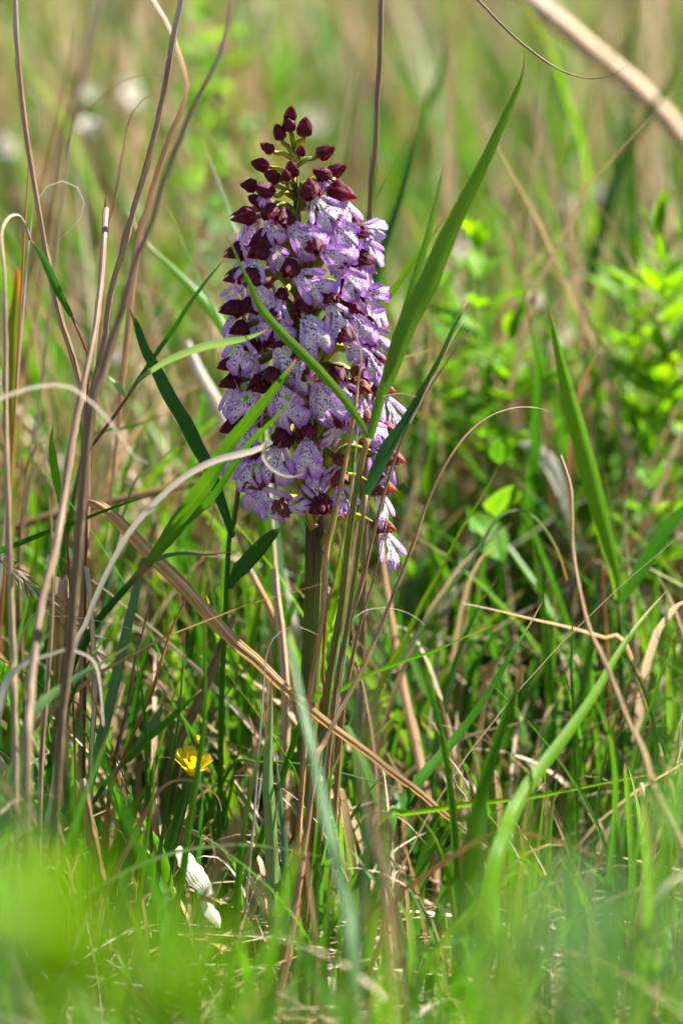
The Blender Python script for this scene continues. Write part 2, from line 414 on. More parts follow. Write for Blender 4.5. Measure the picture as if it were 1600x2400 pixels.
OPEN = np.full((244, 164), -9.0)        # for each 10 px of the view: how near the loose grass may come, so that the told-apart blades stand free
def keep_open(ws, wm):
    c, L = spline(ws, max(20, int(len(ws) * 12)))
    for q in c:
        d = q - CAM; f = d.dot(FWD)
        x = 800 + d.x / f * D0 / PX; y = 1200 - d.dot(UP) / f * D0 / PX
        if y > 2150: continue
        r = max(6, wm / mpp(q) * .5 + 4)
        for yy in range(int((y - r) // 10), int((y + r) // 10) + 1):
            for xx in range(int((x - r) // 10), int((x + r) // 10) + 1):
                if 0 <= yy < 240 and 0 <= xx < 160: OPEN[yy, xx] = max(OPEN[yy, xx], q.y)

def part(spec, parent=None, name=None, root=True):
    """spec = (shape, material, width_px, points root->tip, depth, options)"""
    shape, mat, wpx, pts, dy = spec[:5]
    o = dict(spec[5]) if len(spec) > 5 else {}
    if not isinstance(dy, tuple): dy = (dy, dy)
    rt = o.pop('root', root); nm = o.pop('name', None) or name
    ws = to_world(pts, dy, rt)
    mid = ws[len(ws) // 2]
    wm = wpx * mpp(mid)
    if wpx >= 9: keep_open(to_world(pts, dy, False), wm)
    seg = max(14, min(60, int(len(ws) * 5)))
    if shape == 'blade':
        return blade(nm, ws, wm, M[mat], parent=parent, seg=seg, **o)
    if mat in DRY: o.setdefault('rough', .3)
    return tube(nm, ws, wm / 2, M[mat], parent=parent, seg=seg * 2 if mat in DRY else seg, **o)
DRY = ('tan', 'grey', 'brown', 'orange', 'plum', 'pink')

def recenter(o):
    """put a single-mesh thing's origin at its base"""
    me = o.data; n = len(me.vertices)
    co = np.empty(n * 3, dtype=np.float32); me.vertices.foreach_get('co', co); co = co.reshape(-1, 3)
    b = co[:5].mean(axis=0); co -= b; me.vertices.foreach_set('co', co.ravel()); o.location = Vector(b.tolist())

def hero(name, label, cat, *specs, group=None):
    if len(specs) == 1:
        o = part(specs[0], name=name); recenter(o)
        return tag(o, label, cat, group)
    first = to_world(specs[0][3], specs[0][4] if isinstance(specs[0][4], tuple) else (specs[0][4],) * 2, True)[0]
    e = empty(name, first)
    for i, s in enumerate(specs):
        o = part(s, name='stem' if i == 0 else 'leaf', root=(i == 0))
        o.parent = e; o.matrix_parent_inverse = Matrix.Translation(first).inverted()
    return tag(e, label, cat, group)

# ------------------------------------------------------------------ the ground
def ground():
    xs = np.concatenate([[-300, -80, -25, -10, -5], np.linspace(-3, 3, 41), [5, 10, 25, 80, 300]])
    ys = np.concatenate([[-60, -15, -6], np.linspace(-3, 9, 73), [12, 18, 35, 90, 400]])
    verts = []
    for y in ys:
        for x in xs:
            z = 0.012 * noise.noise(Vector((x * 3, y * 3, 0))) - 0.006
            if abs(x) > 4 or y > 10: z += 0.25 * noise.noise(Vector((x * .1, y * .1, 3))) - 0.1
            verts.append((x, y, z))
    nx = len(xs)
    faces = [(j * nx + i, j * nx + i + 1, (j + 1) * nx + i + 1, (j + 1) * nx + i) for j in range(len(ys) - 1) for i in range(nx - 1)]
    o = mesh_obj('ground', verts, faces, mat=M['soil'])
    tag(o, 'brown meadow soil with dry litter under the grass', 'ground', kind='structure')
ground()


# ------------------------------------------------------------------ the orchid
AX = [(706, 2275), (711, 2030), (716, 1800), (724, 1620), (733, 1450), (737, 1250), (736, 1150), (727, 955), (720, 780), (708, 603), (692, 450), (689, 370), (688, 330)]
def axis_x(y):
    a = sorted(AX, key=lambda q: q[1])
    return float(np.interp(y, [q[1] for q in a], [q[0] for q in a]))
def spike_r(y):
    return float(np.interp(y, [260, 300, 400, 480, 600, 750, 900, 1000, 1100, 1200, 1280], [45, 62, 105, 128, 152, 165, 178, 188, 186, 180, 168]))

def hood_mesh(seed, R_, L, mouth, crumple, name):
    rd = random.Random(seed); nt_, ns = 11, 28
    verts, uvs, faces = [], [], []
    sh = rd.uniform(0, 50)
    for i in range(nt_ + 1):
        for k in range(ns + 1):
            th = -math.pi + 2 * math.pi * k / ns            # 0 = top
            a = abs(th)
            # three sepal tips: top and both flanks
            tipm = max(math.exp(-(a / 0.45) ** 2), math.exp(-((a - 1.75) / 0.42) ** 2) * 0.94)
            te = 0.80 + 0.24 * tipm
            if mouth and a > 2.05: te = 0.52 - 0.12 * min(1, (a - 2.05) / 0.6)
            elif not mouth: te = 0.93 + 0.09 * tipm
            t = te * i / nt_
            r = R_ * 2.85 * (t ** 0.62) * max(0.0, 1.05 - t) ** 1.02
            r *= 1 + 0.10 * math.cos(3 * th) + 0.05 * math.cos(7 * th + sh) + crumple * noise.noise(Vector((3 * math.cos(th), 3 * math.sin(th), t * 4 + sh)))
            flare = 0.22 * R_ * max(0, t - 0.7) / 0.3 * (1 if mouth else 0)
            x = (r + flare) * math.sin(th); z = (r + flare * 0.6) * math.cos(th) - 0.12 * R_ * t * t
            y = L * t + crumple * 0.5 * R_ * noise.noise(Vector((x * 400, z * 400, sh)))
            verts.append((x, y, z)); uvs.append((k / ns, t))
    m = ns + 1
    for i in range(nt_):
        for k in range(ns): faces.append((i * m + k, i * m + k + 1, (i + 1) * m + k + 1, (i + 1) * m + k))
    o = mesh_obj(name, verts, faces, uvs); me = o.data; bpy.data.objects.remove(o)
    return me

def lip_mesh(seed, wscale=1.0):
    """spotted lip hanging along +Y, facing +Z, 18 mm long: narrow arms, broad two-lobed skirt with a ragged edge"""
    rd = random.Random(seed); sh = rd.uniform(0, 90)
    verts, uvs, edge, faces = [], [], [], []
    mm = 0.001
    W = [(0, 1.3), (.12, 1.3), (.24, 1.5), (.36, 2.1), (.47, 3.4), (.6, 5.6), (.76, 7.5), (.9, 7.9), (1, 6.9)]
    nv, nu = 16, 16
    curl = rd.uniform(0.03, 0.075); arch = rd.uniform(1.6, 3.2); asym = rd.uniform(-.15, .15)
    for i in range(nv + 1):
        v = i / nv
        hw = interp(W, v) * wscale
        for k in range(nu + 1):
            u = -1 + 2 * k / nu
            x = u * hw * (1 + asym * u)
            rag = 0.9 * noise.noise(Vector((u * 5.5, sh, 1))) + 0.5 * noise.noise(Vector((u * 13, sh, 2)))
            y = 19.5 * v + v ** 3 * (-6.2 * math.exp(-((u - .08 * asym) / 0.14) ** 2) - 3.2 * abs(u) ** 3 + rag * 1.2)
            x += abs(u) ** 3 * u * v * 1.0 * noise.noise(Vector((v * 9, sh, 5 + (1 if u > 0 else 0)))) * 1.6
            z = arch * math.sin(math.pi * min(1, v * 1.05) * 0.8) - curl * x * x * (0.4 + v) + 0.55 * noise.noise(Vector((x * .35, y * .3, sh))) + v * v * 0.5 * math.sin(u * 7 + sh)
            verts.append((x * mm, y * mm, z * mm)); uvs.append((x / 20, y / 20))
            edge.append(min(1.0, max(abs(u) ** 3 * 0.9 * (.4 + .6 * v), v ** 4 * 0.95)))
    m = nu + 1
    for i in range(nv):
        for k in range(nu): faces.append((i * m + k, i * m + k + 1, (i + 1) * m + k + 1, (i + 1) * m + k))
    for sg in (-1, 1):
        b0 = len(verts); na, nw = 9, 4
        ln = rd.uniform(8.5, 12); out_ = rd.uniform(4.6, 7.4); cu = rd.uniform(-2, 3); ww = rd.uniform(1.25, 1.7)
        for i in range(na + 1):
            t = i / na
            cx = sg * (1.1 + out_ * t ** 0.85); cy_ = 2.2 + ln * t ** 1.1; cz = 0.35 + 1.0 * math.sin(t * 2.4) + cu * t * t
            hw = ww * interp([(0, .9), (.3, .85), (.7, 1.15), (.9, 1.0), (1, .35)], t)
            for k in range(nw + 1):
                u = -1 + 2 * k / nw
                x = cx + u * hw * 0.9; y = cy_ - sg * u * hw * 0.35
                z = cz - 0.25 * u * u
                verts.append((x * mm, y * mm, z * mm)); uvs.append((x / 20, y / 20)); edge.append(0.25 + 0.45 * t ** 2 + 0.2 * abs(u))
        m2 = nw + 1
        for i in range(na):
            for k in range(nw): faces.append((b0 + i * m2 + k, b0 + i * m2 + k + 1, b0 + (i + 1) * m2 + k + 1, b0 + (i + 1) * m2 + k))
    o = mesh_obj('lip', verts, faces, uvs, {'edge': edge}); me = o.data; bpy.data.objects.remove(o)
    me.materials.append(M['lip'])
    return me

HOOD = [hood_mesh(s, .0052, .0160, True, .30, 'hood') for s in range(5)]
BUD = [hood_mesh(20 + s, .0031, .0098, False, .32, 'bud_hood') for s in range(4)]
WITH = [hood_mesh(40 + s, .0047, .0155, True, .34, 'hood') for s in range(4)]
for me in HOOD + BUD: me.materials.append(M['hood'])
for me in WITH: me.materials.append(M['wither'])
LIP = [lip_mesh(60 + s, ws_) for s, ws_ in enumerate((1.0, .92, 1.05, .85, .97, 1.1, .78))]
LIPN = [lip_mesh(90 + s, .55) for s in range(3)]            # shrivelled, narrow

def column_mesh():
    bm = bmesh.new(); bmesh.ops.create_icosphere(bm, subdivisions=2, radius=1.0)
    for v in bm.verts: v.co = Vector((v.co.x * .0013, v.co.y * .0014, v.co.z * .0026 + .0004 * v.co.y))
    me = bpy.data.meshes.new('column'); bm.to_mesh(me); bm.free(); me.materials.append(M['column'])
    me.polygons.foreach_set('use_smooth', [True] * len(me.polygons)); return me
COLUMN = column_mesh()

def frame(o, x, y, z, s=1.0):
    m = Matrix((x, y, z)).transposed().to_4x4()
    for i in range(3):
        for j in range(3): m[i][j] *= s
    m.translation = o
    return m

base = P(706, 2255, 0.0); base.z = 0
orchid = empty('orchid', base)
tag(orchid, 'purple lady orchid with a tall spike of spotted flowers under maroon hoods', 'orchid')
INV = Matrix.Translation(base).inverted()
def adopt(o, parent, loc=None):
    o.parent = parent
    if loc is None: o.matrix_parent_inverse = INV
    else: o.matrix_parent_inverse = Matrix.Translation(loc).inverted()

def lean_y(y): return 0.0
ws = [P(x, y, 0.0) for x, y in AX]; ws[0].z = -0.01
prof = [(0, 1.0), (.42, .98), (.55, .92), (.72, .66), (.87, .42), (1, .16)]
st = tube('stem', ws, 24 * PX, M['stalk'], prof=prof, seg=60, sides=14, rib=0.05, ribs=7)
adopt(st, orchid)

def link(name, me, parent, mw, loc):
    o = bpy.data.objects.new(name, me); col.objects.link(o)
    o.parent = parent; o.matrix_basis = Matrix.Translation(-loc) @ mw
    return o

fr = random.Random(5)
def flower(hx, hy, lx, ly, kind='f', az=None, sc=1.0, lipk=None, roll=0.0):
    """hood at (hx, hy), lip centre at (lx, ly); az = compass angle about the stalk, 0 faces the camera"""
    ax = axis_x(hy); rr = spike_r(hy) * 0.80
    if az is None: az = math.asin(max(-1, min(1, (hx - ax) / rr)))
    else: az = R(az)
    rad = max(rr, abs(hx - ax)) * PX
    depth = -math.cos(az) * rad
    Hc = P(hx, hy, depth)
    o = Vector((math.sin(az), -math.cos(az), 0))
    up = Vector((0, 0, 1))
    o = (o + up * (-0.12 if kind != 'o' else 0.1) + Vector((fr.uniform(-.12, .12), 0, fr.uniform(-.1, .1)))).normalized()
    x = o.cross(up).normalized(); zz = x.cross(o)
    hs = sc * fr.uniform(.78, 1.02)
    hb = Hc - o * 0.0060 * hs
    e = empty('flower', Hc - base, orchid)
    # ovary from the stalk, arching up and out to the hood
    ay = hy + fr.uniform(38, 62)
    s0 = P(axis_x(ay), ay, 0.0) + Vector((o.x, o.y, 0)).normalized() * 0.002
    span = (hb - s0).length
    c1 = s0 + (Vector((o.x, o.y, 0)) * .35 + up * .5) * span
    c2 = hb - o * span * 0.28 + up * 0.001
    ov = tube('ovary', [s0, c1.lerp(hb, .08), c2, hb + o * .001], .0021, M['ovary'], prof=[(0, .62), (.35, 1), (.7, .95), (1, .55)], seg=12, sides=9, rib=.12, twist=5.0)
    ov.parent = e; ov.matrix_parent_inverse = Matrix.Translation(Hc).inverted()
    hm = fr.choice(WITH if kind == 'w' else HOOD)
    link('hood', hm, e, frame(hb, x, o, zz, hs), Hc)
    # lip
    v = P(lx, ly, depth) - Hc
    L = v.length
    d = v.normalized()
    d = (d + o * 0.10).normalized()
    lo = (o + Vector((0, -0.75, 0.1)) * (1 if math.cos(az) > -.2 else 0)).normalized()      # lips spread round the flank
    nrm = (lo - d * lo.dot(d))
    if nrm.length < .2: nrm = nrm + up * .5 - d * (up * .5).dot(d)
    nrm.normalize()
    roll = roll or fr.uniform(-24, 24)
    if roll: nrm = Matrix.Rotation(R(roll), 3, d) @ nrm
    sx = d.cross(nrm).normalized()
    ls = max(.66, min(1.22, L * 1.7 / .018)) * fr.uniform(.96, 1.04)
    me = fr.choice(LIPN if (lipk == 'n') else LIP)
    start = Hc + d * .0018 + o * 0.0012
    link('lip', me, e, frame(start, sx, d, nrm, ls), Hc)
    link('column', COLUMN, e, frame(Hc + o * .0008 - zz * .0006, x, o, zz, hs), Hc)
    # spur behind the lip
    sp0 = hb + o * .002 - zz * .0015
    sp = tube('spur', [sp0, sp0 - zz * .0035 - o * .0012, sp0 - zz * .0065 - o * .0006], .00095, M['spur'], prof=[(0, .8), (.6, 1), (1, .5)], seg=7, sides=7)
    sp.parent = e; sp.matrix_parent_inverse = Matrix.Translation(Hc).inverted()
    if fr.random() < .6:
        br = blade('bract', [s0, s0 + o * .004 + up * .001, s0 + o * .0075 + up * .003], .0026, M['bract'], prof='leaf', seg=6, across=2, fold=.5)
        br.parent = e; br.matrix_parent_inverse = Matrix.Translation(Hc).inverted()
    return e

def bud(x, y, tx, ty, sc=1.0, ay=None, toward=0.35, lip=False):
    """closed bud centred at (x, y), its tip at (tx, ty); stalk joins the axis at row ay"""
    ax = axis_x(y); rr = spike_r(y) * .8
    az = math.asin(max(-1, min(1, (x - ax) / rr)))
    depth = -math.cos(az) * rr * PX * toward * 2
    C = P(x, y, depth)
    d = P(tx, ty, depth) - C
    d = (d.normalized() + Vector((0, -toward, 0))).normalized()
    xx = d.cross(Vector((0, 1, 0.3)))
    if xx.length < .1: xx = d.cross(Vector((1, 0, 0)))
    xx.normalize(); zz = xx.cross(d)
    hs = sc * fr.uniform(.78, .98)
    hb = C - d * .0045 * hs
    e = empty('bud', C - base, orchid)
    ay = ay or y + 55
    s0 = P(axis_x(ay), ay, 0.0)
    span = (hb - s0).length
    mid = s0.lerp(hb, .5) + Vector((0, 0, .12 * span))
    ov = tube('ovary', [s0, mid, hb - d * span * .15, hb + d * .0008], .00125, M['ovary'], prof=[(0, .7), (.4, 1), (.8, .9), (1, .6)], seg=10, sides=8, rib=.12, twist=4.0)
    ov.parent = e; ov.matrix_parent_inverse = Matrix.Translation(C).inverted()
    link('hood', fr.choice(BUD), e, frame(hb, xx, d, zz, hs), C)
    if lip:
        dd = Vector((0.25 if x > ax else -.25, -.2, -1)).normalized(); nrm = Vector((0, -1, .2)); nrm = (nrm - dd * nrm.dot(dd)).normalized()
        link('lip', fr.choice(LIPN), e, frame(C - zz * .0005, dd.cross(nrm), dd, nrm, .42), C)
    return e

BUDS = [(681, 268, 683, 252, .95, 345), (677, 292, 672, 276, .95, 350), (714, 300, 716, 276, 1.15, 352), (655, 311, 646, 288, 1.0, 372),
        (628, 346, 606, 331, 1.0, 378), (705, 354, 708, 342, .7, 385), (761, 356, 786, 340, 1.2, 395), (612, 386, 588, 379, 1.25, 425),
        (640, 414, 622, 404, 1.1, 440), (684, 397, 682, 382, 1.05, 425), (587, 434, 562, 430, 1.2, 455), (604, 469, 580, 458, 1.2, 500)]
for x, y, tx, ty, s, ay in BUDS: bud(x, y, tx, ty, s, ay, toward=.6 if abs(x - 690) < 25 and y > 340 else .3)
bud(756, 408, 742, 400, 1.3, 450, lip=True); bud(788, 399, 806, 388, 1.25, 455, toward=.2)
bud(622, 445, 606, 434, 1.25, 470, toward=.8, lip=True); bud(670, 412, 668, 398, .9, 430, toward=.7)

FLOWERS = [  # hood x, y, lip x, y, kind, options
    (580, 508, 588, 562, 'f', {}), (668, 512, 712, 553, 'f', {}), (728, 446, 757, 494, 'f', {}), (792, 452, 800, 506, 'f', dict(az=55)),
    (633, 498, 640, 520, 'f', dict(sc=.8, az=-20)), (770, 500, 800, 548, 'f', {}), (828, 528, 846, 532, 'f', dict(az=62, sc=.8)),
    (621, 562, 662, 600, 'f', {}), (735, 572, 784, 600, 'f', {}), (832, 545, 852, 588, 'f', dict(az=62)), (563, 590, 572, 622, 'f', dict(sc=.9)),
    (840, 605, 848, 640, 'f', dict(az=58)), (682, 630, 732, 664, 'f', {}), (572, 648, 566, 694, 'f', {}), (592, 652, 622, 692, 'f', dict(az=-35)),
    (790, 612, 812, 655, 'f', dict(az=30)), (816, 672, 858, 694, 'f', {}), (708, 722, 734, 780, 'f', {}), (768, 694, 784, 744, 'f', {}),
    (848, 690, 866, 730, 'f', dict(az=65)), (552, 725, 558, 772, 'f', dict(az=-70)), (596, 715, 612, 760, 'f', {}), (640, 742, 660, 762, 'f', dict(sc=.8, az=-18)),
    (796, 780, 824, 812, 'f', {}), (846, 752, 868, 790, 'f', dict(az=58)), (592, 806, 598, 856, 'f', {}), (645, 796, 680, 844, 'f', {}),
    (546, 856, 556, 894, 'f', dict(az=-75, sc=.85)), (732, 876, 768, 940, 'f', {}), (872, 840, 880, 872, 'w', dict(az=62)), (612, 900, 586, 950, 'f', dict(az=-38)),
    (640, 886, 672, 948, 'f', dict(az=-12)), (546, 896, 552, 940, 'f', dict(az=-72, sc=.7)), (840, 908, 826, 960, 'w', dict(az=35)), (892, 914, 902, 964, 'w', dict(az=66, lipk='n')),
    (790, 880, 806, 922, 'f', dict(az=22)), (590, 968, 584, 1024, 'f', dict(az=-45)), (663, 1026, 655, 1082, 'f', {}), (718, 1012, 722, 1068, 'f', {}),
    (892, 1004, 888, 1048, 'w', dict(az=60)), (556, 1000, 562, 1090, 'f', dict(az=-65)), (800, 990, 790, 1000, 'f', dict(az=20, sc=.7, lipk='n')), (848, 975, 872, 1010, 'w', dict(az=42)),
    (628, 1114, 612, 1155, 'w', {}), (912, 1074, 892, 1116, 'w', dict(az=62, lipk='n')), (798, 1078, 776, 1102, 'w', dict(az=30, sc=.8, lipk='n')), (660, 1190, 690, 1185, 'w', dict(az=-20, lipk='n')),
    (752, 1182, 738, 1140, 'f', dict(az=8, lipk='n')), (888, 1140, 884, 1190, 'w', dict(az=58, lipk='n')), (892, 1232, 898, 1285, 'w', dict(az=60, lipk='n')), (600, 1130, 640, 1170, 'w', dict(az=-42, lipk='n')),
    (795, 1120, 800, 1165, 'w', dict(az=28, lipk='n')),
    (610, 590, 596, 640, 'f', dict(az=-40, sc=.8)), (566, 770, 572, 822, 'f', dict(az=-55, sc=.8)), (850, 800, 862, 846, 'f', dict(az=50, sc=.8)), (700, 830, 716, 872, 'f', dict(az=-8, sc=.8)),
    (600, 1060, 590, 1108, 'f', dict(az=-42, sc=.8)), (820, 720, 836, 768, 'f', dict(az=40, sc=.8)), (660, 690, 650, 740, 'f', dict(az=-20, sc=.7)),
]
for hx, hy, lx, ly, k, opt in FLOWERS: flower(hx, hy, lx, ly, k, **opt)
# the far side of the spike
for i in range(12):
    y = 480 + i * 56 + fr.uniform(-12, 12)
    az = 180 + (100 if i % 3 == 0 else -100 if i % 3 == 1 else 0) * fr.uniform(.4, .85)
    hx = axis_x(y) + math.sin(R(az)) * spike_r(y) * .72
    flower(hx, y, hx + fr.uniform(-12, 12), y + 48, 'f', az=az)

# ------------------------------------------------------------------ blades, stalks and curls that can be told apart (points from root to tip)
B, T_ = 'blade', 'tube'
def rv(*p): return list(p)[::-1]

# -- in front of and beside the spike
hero('grass_plant', 'broad bright green blade rising past the spike to a fine drooping tip, on olive stem', 'grass',
     (T_, 'olive', 21, [(748, 1752), (761, 1683), (772, 1587), (788, 1491), (803, 1396), (812, 1304), (824, 1215), (840, 1119), (852, 1060), (864, 1028)], -.055, dict(prof='stem')),
     (B, 'grass', 50, [(864, 1034), (880, 981), (895, 925), (912, 885), (936, 813), (965, 741), (1003, 670), (1041, 574), (1079, 493), (1118, 416), (1161, 325), (1194, 249), (1223, 177), (1232, 112)], (-.055, -.02),
      dict(prof=[(0, .34), (.1, .5), (.25, .92), (.38, 1), (.5, .86), (.65, .62), (.8, .42), (.9, .22), (.95, .1), (1, .03)], fold=.5, tw=(28, 12))),
     (B, 'grass', 20, [(880, 985), (907, 885), (936, 784), (955, 717), (979, 631), (1003, 550), (1022, 469), (1041, 373)], (-.05, -.02), dict(prof='blade', tw=(30, 30))),
     (B, 'bright', 24, [(862, 1030), (850, 999), (824, 958), (792, 917), (751, 872), (710, 830), (659, 779), (614, 725), (585, 665), (563, 619), (544, 577), (528, 552)], (-.055, -.06),
      dict(prof=[(0, .4), (.12, .75), (.4, 1), (.65, .9), (.78, .5), (.85, .26), (1, .12)], tw=(10, 10), fold=.2)))
hero('grass_plant', 'dark green leaf angled up beside the lower flowers, its narrow tip dried pale', 'grass',
     (T_, 'olive', 14, [(790, 1600), (812, 1480), (840, 1290), (852, 1200), (858, 1160)], -.06),
     (B, 'dark', 34, [(858, 1162), (879, 1111), (912, 1044), (950, 985), (993, 909), (1032, 837), (1060, 774), (1082, 730), (1094, 703)], (-.06, -.03), dict(prof=[(0, .4), (.1, .9), (.22, 1), (.38, .6), (.6, .38), (.8, .28), (1, .1)], tw=(10, 40))))
hero('blade_of_grass', 'long green blade crossing the lower left flowers from a hairy node', 'grass blade',
     (T_, 'grass', 22, [(165, 1580), (200, 1510), (229, 1456), (286, 1389), (339, 1331), (352, 1315)], (-.03, -.05)),
     (B, 'grass', 38, [(345, 1325), (375, 1285), (411, 1231), (464, 1160), (493, 1121), (544, 1035), (585, 984), (633, 926), (678, 866), (694, 840)], (-.05, -.062), dict(prof=[(0, .5), (.1, .75), (.35, 1), (.55, .85), (.75, .66), (.9, .42), (1, .04)], fold=.4, tw=(15, 30))),
     (B, 'grass', 18, [(360, 1310), (393, 1278), (446, 1217), (500, 1163), (560, 1073), (592, 1031), (624, 1000), (659, 965), (697, 917)], (-.045, -.058), dict(tw=(25, 30))))
hero('dry_curl', 'silvery dry blade arching up from the reeds and curling over the lower flowers', 'dry curl',
     (B, 'white', 15, [(171, 1546), (200, 1467), (232, 1385), (268, 1310), (303, 1249), (357, 1185), (428, 1121), (500, 1081), (557, 1066), (592, 1057), (620, 1046), (636, 1034)], (-.07, -.085), dict(prof=[(0, .9), (.5, .75), (.8, .9), (.95, 1.1), (1, .7)], tw=(30, 20), name='leaf')),
     (B, 'white', 8, [(634, 1034), (622, 1045), (617, 1070), (633, 1095), (660, 1112), (690, 1117), (712, 1110)], -.085, dict(prof='curl', tw=(10, 20), name='tip')))
hero('dry_stalk', 'tan dry stalk standing close in front of the orchid stem', 'dry stalk',
     (T_, 'tan', 14, [(700, 1960), (703, 1912), (711, 1797), (722, 1664), (742, 1530), (757, 1430), (765, 1300), (780, 1231), (799, 1139), (818, 1040), (832, 960), (838, 900), (846, 840), (835, 790), (812, 751)], (-.06, -.05), dict(prof=[(0, 1.1), (.5, 1), (.7, .9), (.85, .6), (1, .12)])))
hero('dry_stalk', 'orange-tan dry stalk leaning against the foot of the orchid stem', 'dry stalk',
     (T_, 'orange', 10, [(748, 1700), (760, 1625), (757, 1568), (763, 1453), (772, 1407), (791, 1319), (806, 1240), (822, 1150)], -.052, dict(prof='thin')))
hero('dry_stalk', 'long brown stalk leaning right below the spike, ending in two hair-thin tips', 'dry stalk',
     (T_, 'brown', 13, [(790, 1590), (814, 1484), (826, 1434), (845, 1377), (879, 1235), (912, 1115), (946, 1020), (989, 937), (1032, 870), (1079, 803), (1122, 760)], (-.06, -.03), dict(prof='thin')),
     (T_, 'grey', 7, [(960, 992), (998, 915), (1030, 850), (1062, 790), (1085, 752)], (-.05, -.03), dict(prof='thin', name='stem')))
hero('dry_curl', 'slim grey-brown stalk bowing over with a pale tip, right of the spike', 'dry stalk',
     (T_, 'brown', 15, [(740, 1790), (753, 1752), (784, 1690), (814, 1633), (853, 1560), (883, 1491), (931, 1369), (970, 1268), (998, 1187), (1032, 1110), (1070, 1048), (1108, 1005), (1156, 972), (1209, 956), (1256, 956), (1287, 965)], (-.09, .0), dict(prof=[(0, 1.4), (.12, 1.5), (.3, 1), (.6, .62), (.85, .42), (1, .1)])))
hero('dry_curl', 'tiny white arc of dry grass beside the withered right flowers', 'dry curl',
     (B, 'white', 6, [(838, 1010), (845, 975), (856, 955), (880, 935), (907, 926), (942, 921), (977, 930)], -.05, dict(prof='curl')))
hero('blade_of_grass', 'dark green diagonal blade leaning left of the spike, base at a jointed stem', 'grass blade',
     (T_, 'grass', 15, [(520, 1620), (528, 1457), (531, 1381), (537, 1263), (547, 1231), (558, 1151), (566, 1090)], -.01),
     (B, 'dark', 34, [(546, 1260), (536, 1224), (518, 1171), (493, 1099), (464, 1046), (436, 989), (400, 931), (368, 867), (339, 814), (321, 761), (300, 711)], (-.01, -.03), dict(prof=[(0, .4), (.2, .8), (.45, 1), (.7, .85), (.88, .5), (1, .05)], fold=.4, tw=(30, 15))),
     (B, 'dark', 38, [(538, 1380), (552, 1352), (569, 1330), (607, 1288), (639, 1253), (656, 1240)], (-.012, -.02), dict(prof=[(0, .25), (.3, 1), (.7, .9), (.9, .55), (1, .1)], fold=.3)))
hero('blade_of_grass', 'blue-green leaf pointing right across the dry blade under the spike', 'grass blade',
     (B, 'blue', 25, [(330, 1345), (352, 1322), (379, 1306), (428, 1297), (480, 1301), (512, 1298), (535, 1294), (556, 1293)], -.04, dict(prof=[(0, .3), (.3, .6), (.5, 1), (.7, .9), (.85, .5), (1, .04)], tw=(30, 45))))

# -- the reeds on the left
hero('reed_stalk', 'tall slim grey stalk with orange edge, bent outward at far left', 'reed',
     (T_, 'grey', 17, [(196, 1420), (204, 1180), (203, 1020), (200, 956), (179, 867), (160, 800), (143, 750), (114, 625), (96, 518), (71, 375), (54, 250), (41, 107), (36, 0), (34, -60)], (.0, -.02), dict(prof=[(0, 1.3), (.5, 1), (1, .7)], nodes=(.42, .72))))
hero('reed_stalk', 'tall grey-brown reed leaning right, its lit edge pale, with broken leaf below', 'reed',
     (T_, 'grey', 24, [(150, 1760), (161, 1510), (171, 1403), (186, 1260), (193, 1178), (204, 1010), (221, 903), (246, 796), (250, 761), (264, 671), (293, 571), (321, 464), (357, 339), (386, 214), (407, 89), (425, 0), (432, -50)], (.0, -.02),
      dict(prof=[(0, 1.1), (.3, 1.1), (.34, .85), (.55, .66), (1, .6)], nodes=(.30, .33, .54, .75))),
     (B, 'tan', 34, [(196, 1176), (216, 1178), (250, 1199), (303, 1249), (357, 1306), (411, 1356), (464, 1414), (500, 1456), (560, 1517), (600, 1549), (657, 1606), (696, 1637), (753, 1686), (810, 1729), (868, 1771), (925, 1817), (983, 1859), (1040, 1908), (1090, 1947), (1136, 1989)], (-.01, -.10),
      dict(prof=[(0, .5), (.04, .8), (.2, 1), (.4, .9), (.6, .6), (.8, .5), (1, .3)], fold=.7, tw=(10, 25))))
hero('reed_stalk', 'dark plum-brown stalk crossing the tall reeds to a frayed top', 'reed',
     (T_, 'plum', 21, [(140, 1740), (165, 1500), (190, 1200), (214, 956), (240, 880), (262, 800), (296, 696), (321, 607), (357, 518), (386, 421), (429, 311), (464, 232), (500, 161), (529, 89), (543, 0), (546, -30)], (-.16, -.10), dict(prof=[(0, .9), (.5, 1.05), (.7, .9), (.85, .6), (1, .3)])))
hero('dry_stalk', 'broken grey-brown stalk with a splintered pointed top left of the spike', 'dry stalk',
     (T_, 'plum', 17, [(66, 1800), (70, 1650), (82, 1528), (100, 1403), (132, 1278), (150, 1171), (171, 1028), (200, 885), (225, 760), (238, 650), (246, 536), (249, 490)], (-.20, .0), dict(prof=[(0, 1.25), (.7, 1.05), (1, .8)], jag=1.0)),
     (B, 'plum', 9, [(250, 505), (249, 478), (250, 460)], 0, dict(prof='leaf', name='splinter')))
hero('dead_leaf', 'brown curved blade bending behind the tall reeds', 'dry blade',
     (B, 'brown', 18, [(318, 620), (343, 518), (364, 428), (400, 321), (429, 250), (439, 196), (421, 125), (393, 54), (361, 0), (350, -20)], (.06, .08), dict(prof=[(0, .1), (.45, .2), (.6, .8), (.75, 1), (.88, .6), (1, .5)], tw=(10, 50))))
hero('reed_stalk', 'blurred grey-brown reed far behind, rising to top edge', 'reed',
     (T_, 'grey', 26, [(70, 760), (89, 600), (121, 500), (143, 357), (179, 250), (200, 125), (229, 0), (236, -40)], .55))
hero('dry_stalk', 'pale grey upright stalk along the left edge', 'dry stalk',
     (T_, 'grey', 18, [(34, 1650), (32, 1546), (25, 1367), (18, 1117), (14, 974), (14, 800), (11, 643), (4, 554), (18, 514), (43, 505), (60, 530), (71, 561)], (-.14, -.03), dict(prof=[(0, 1), (.6, .8), (.8, .55), (1, .35)])))
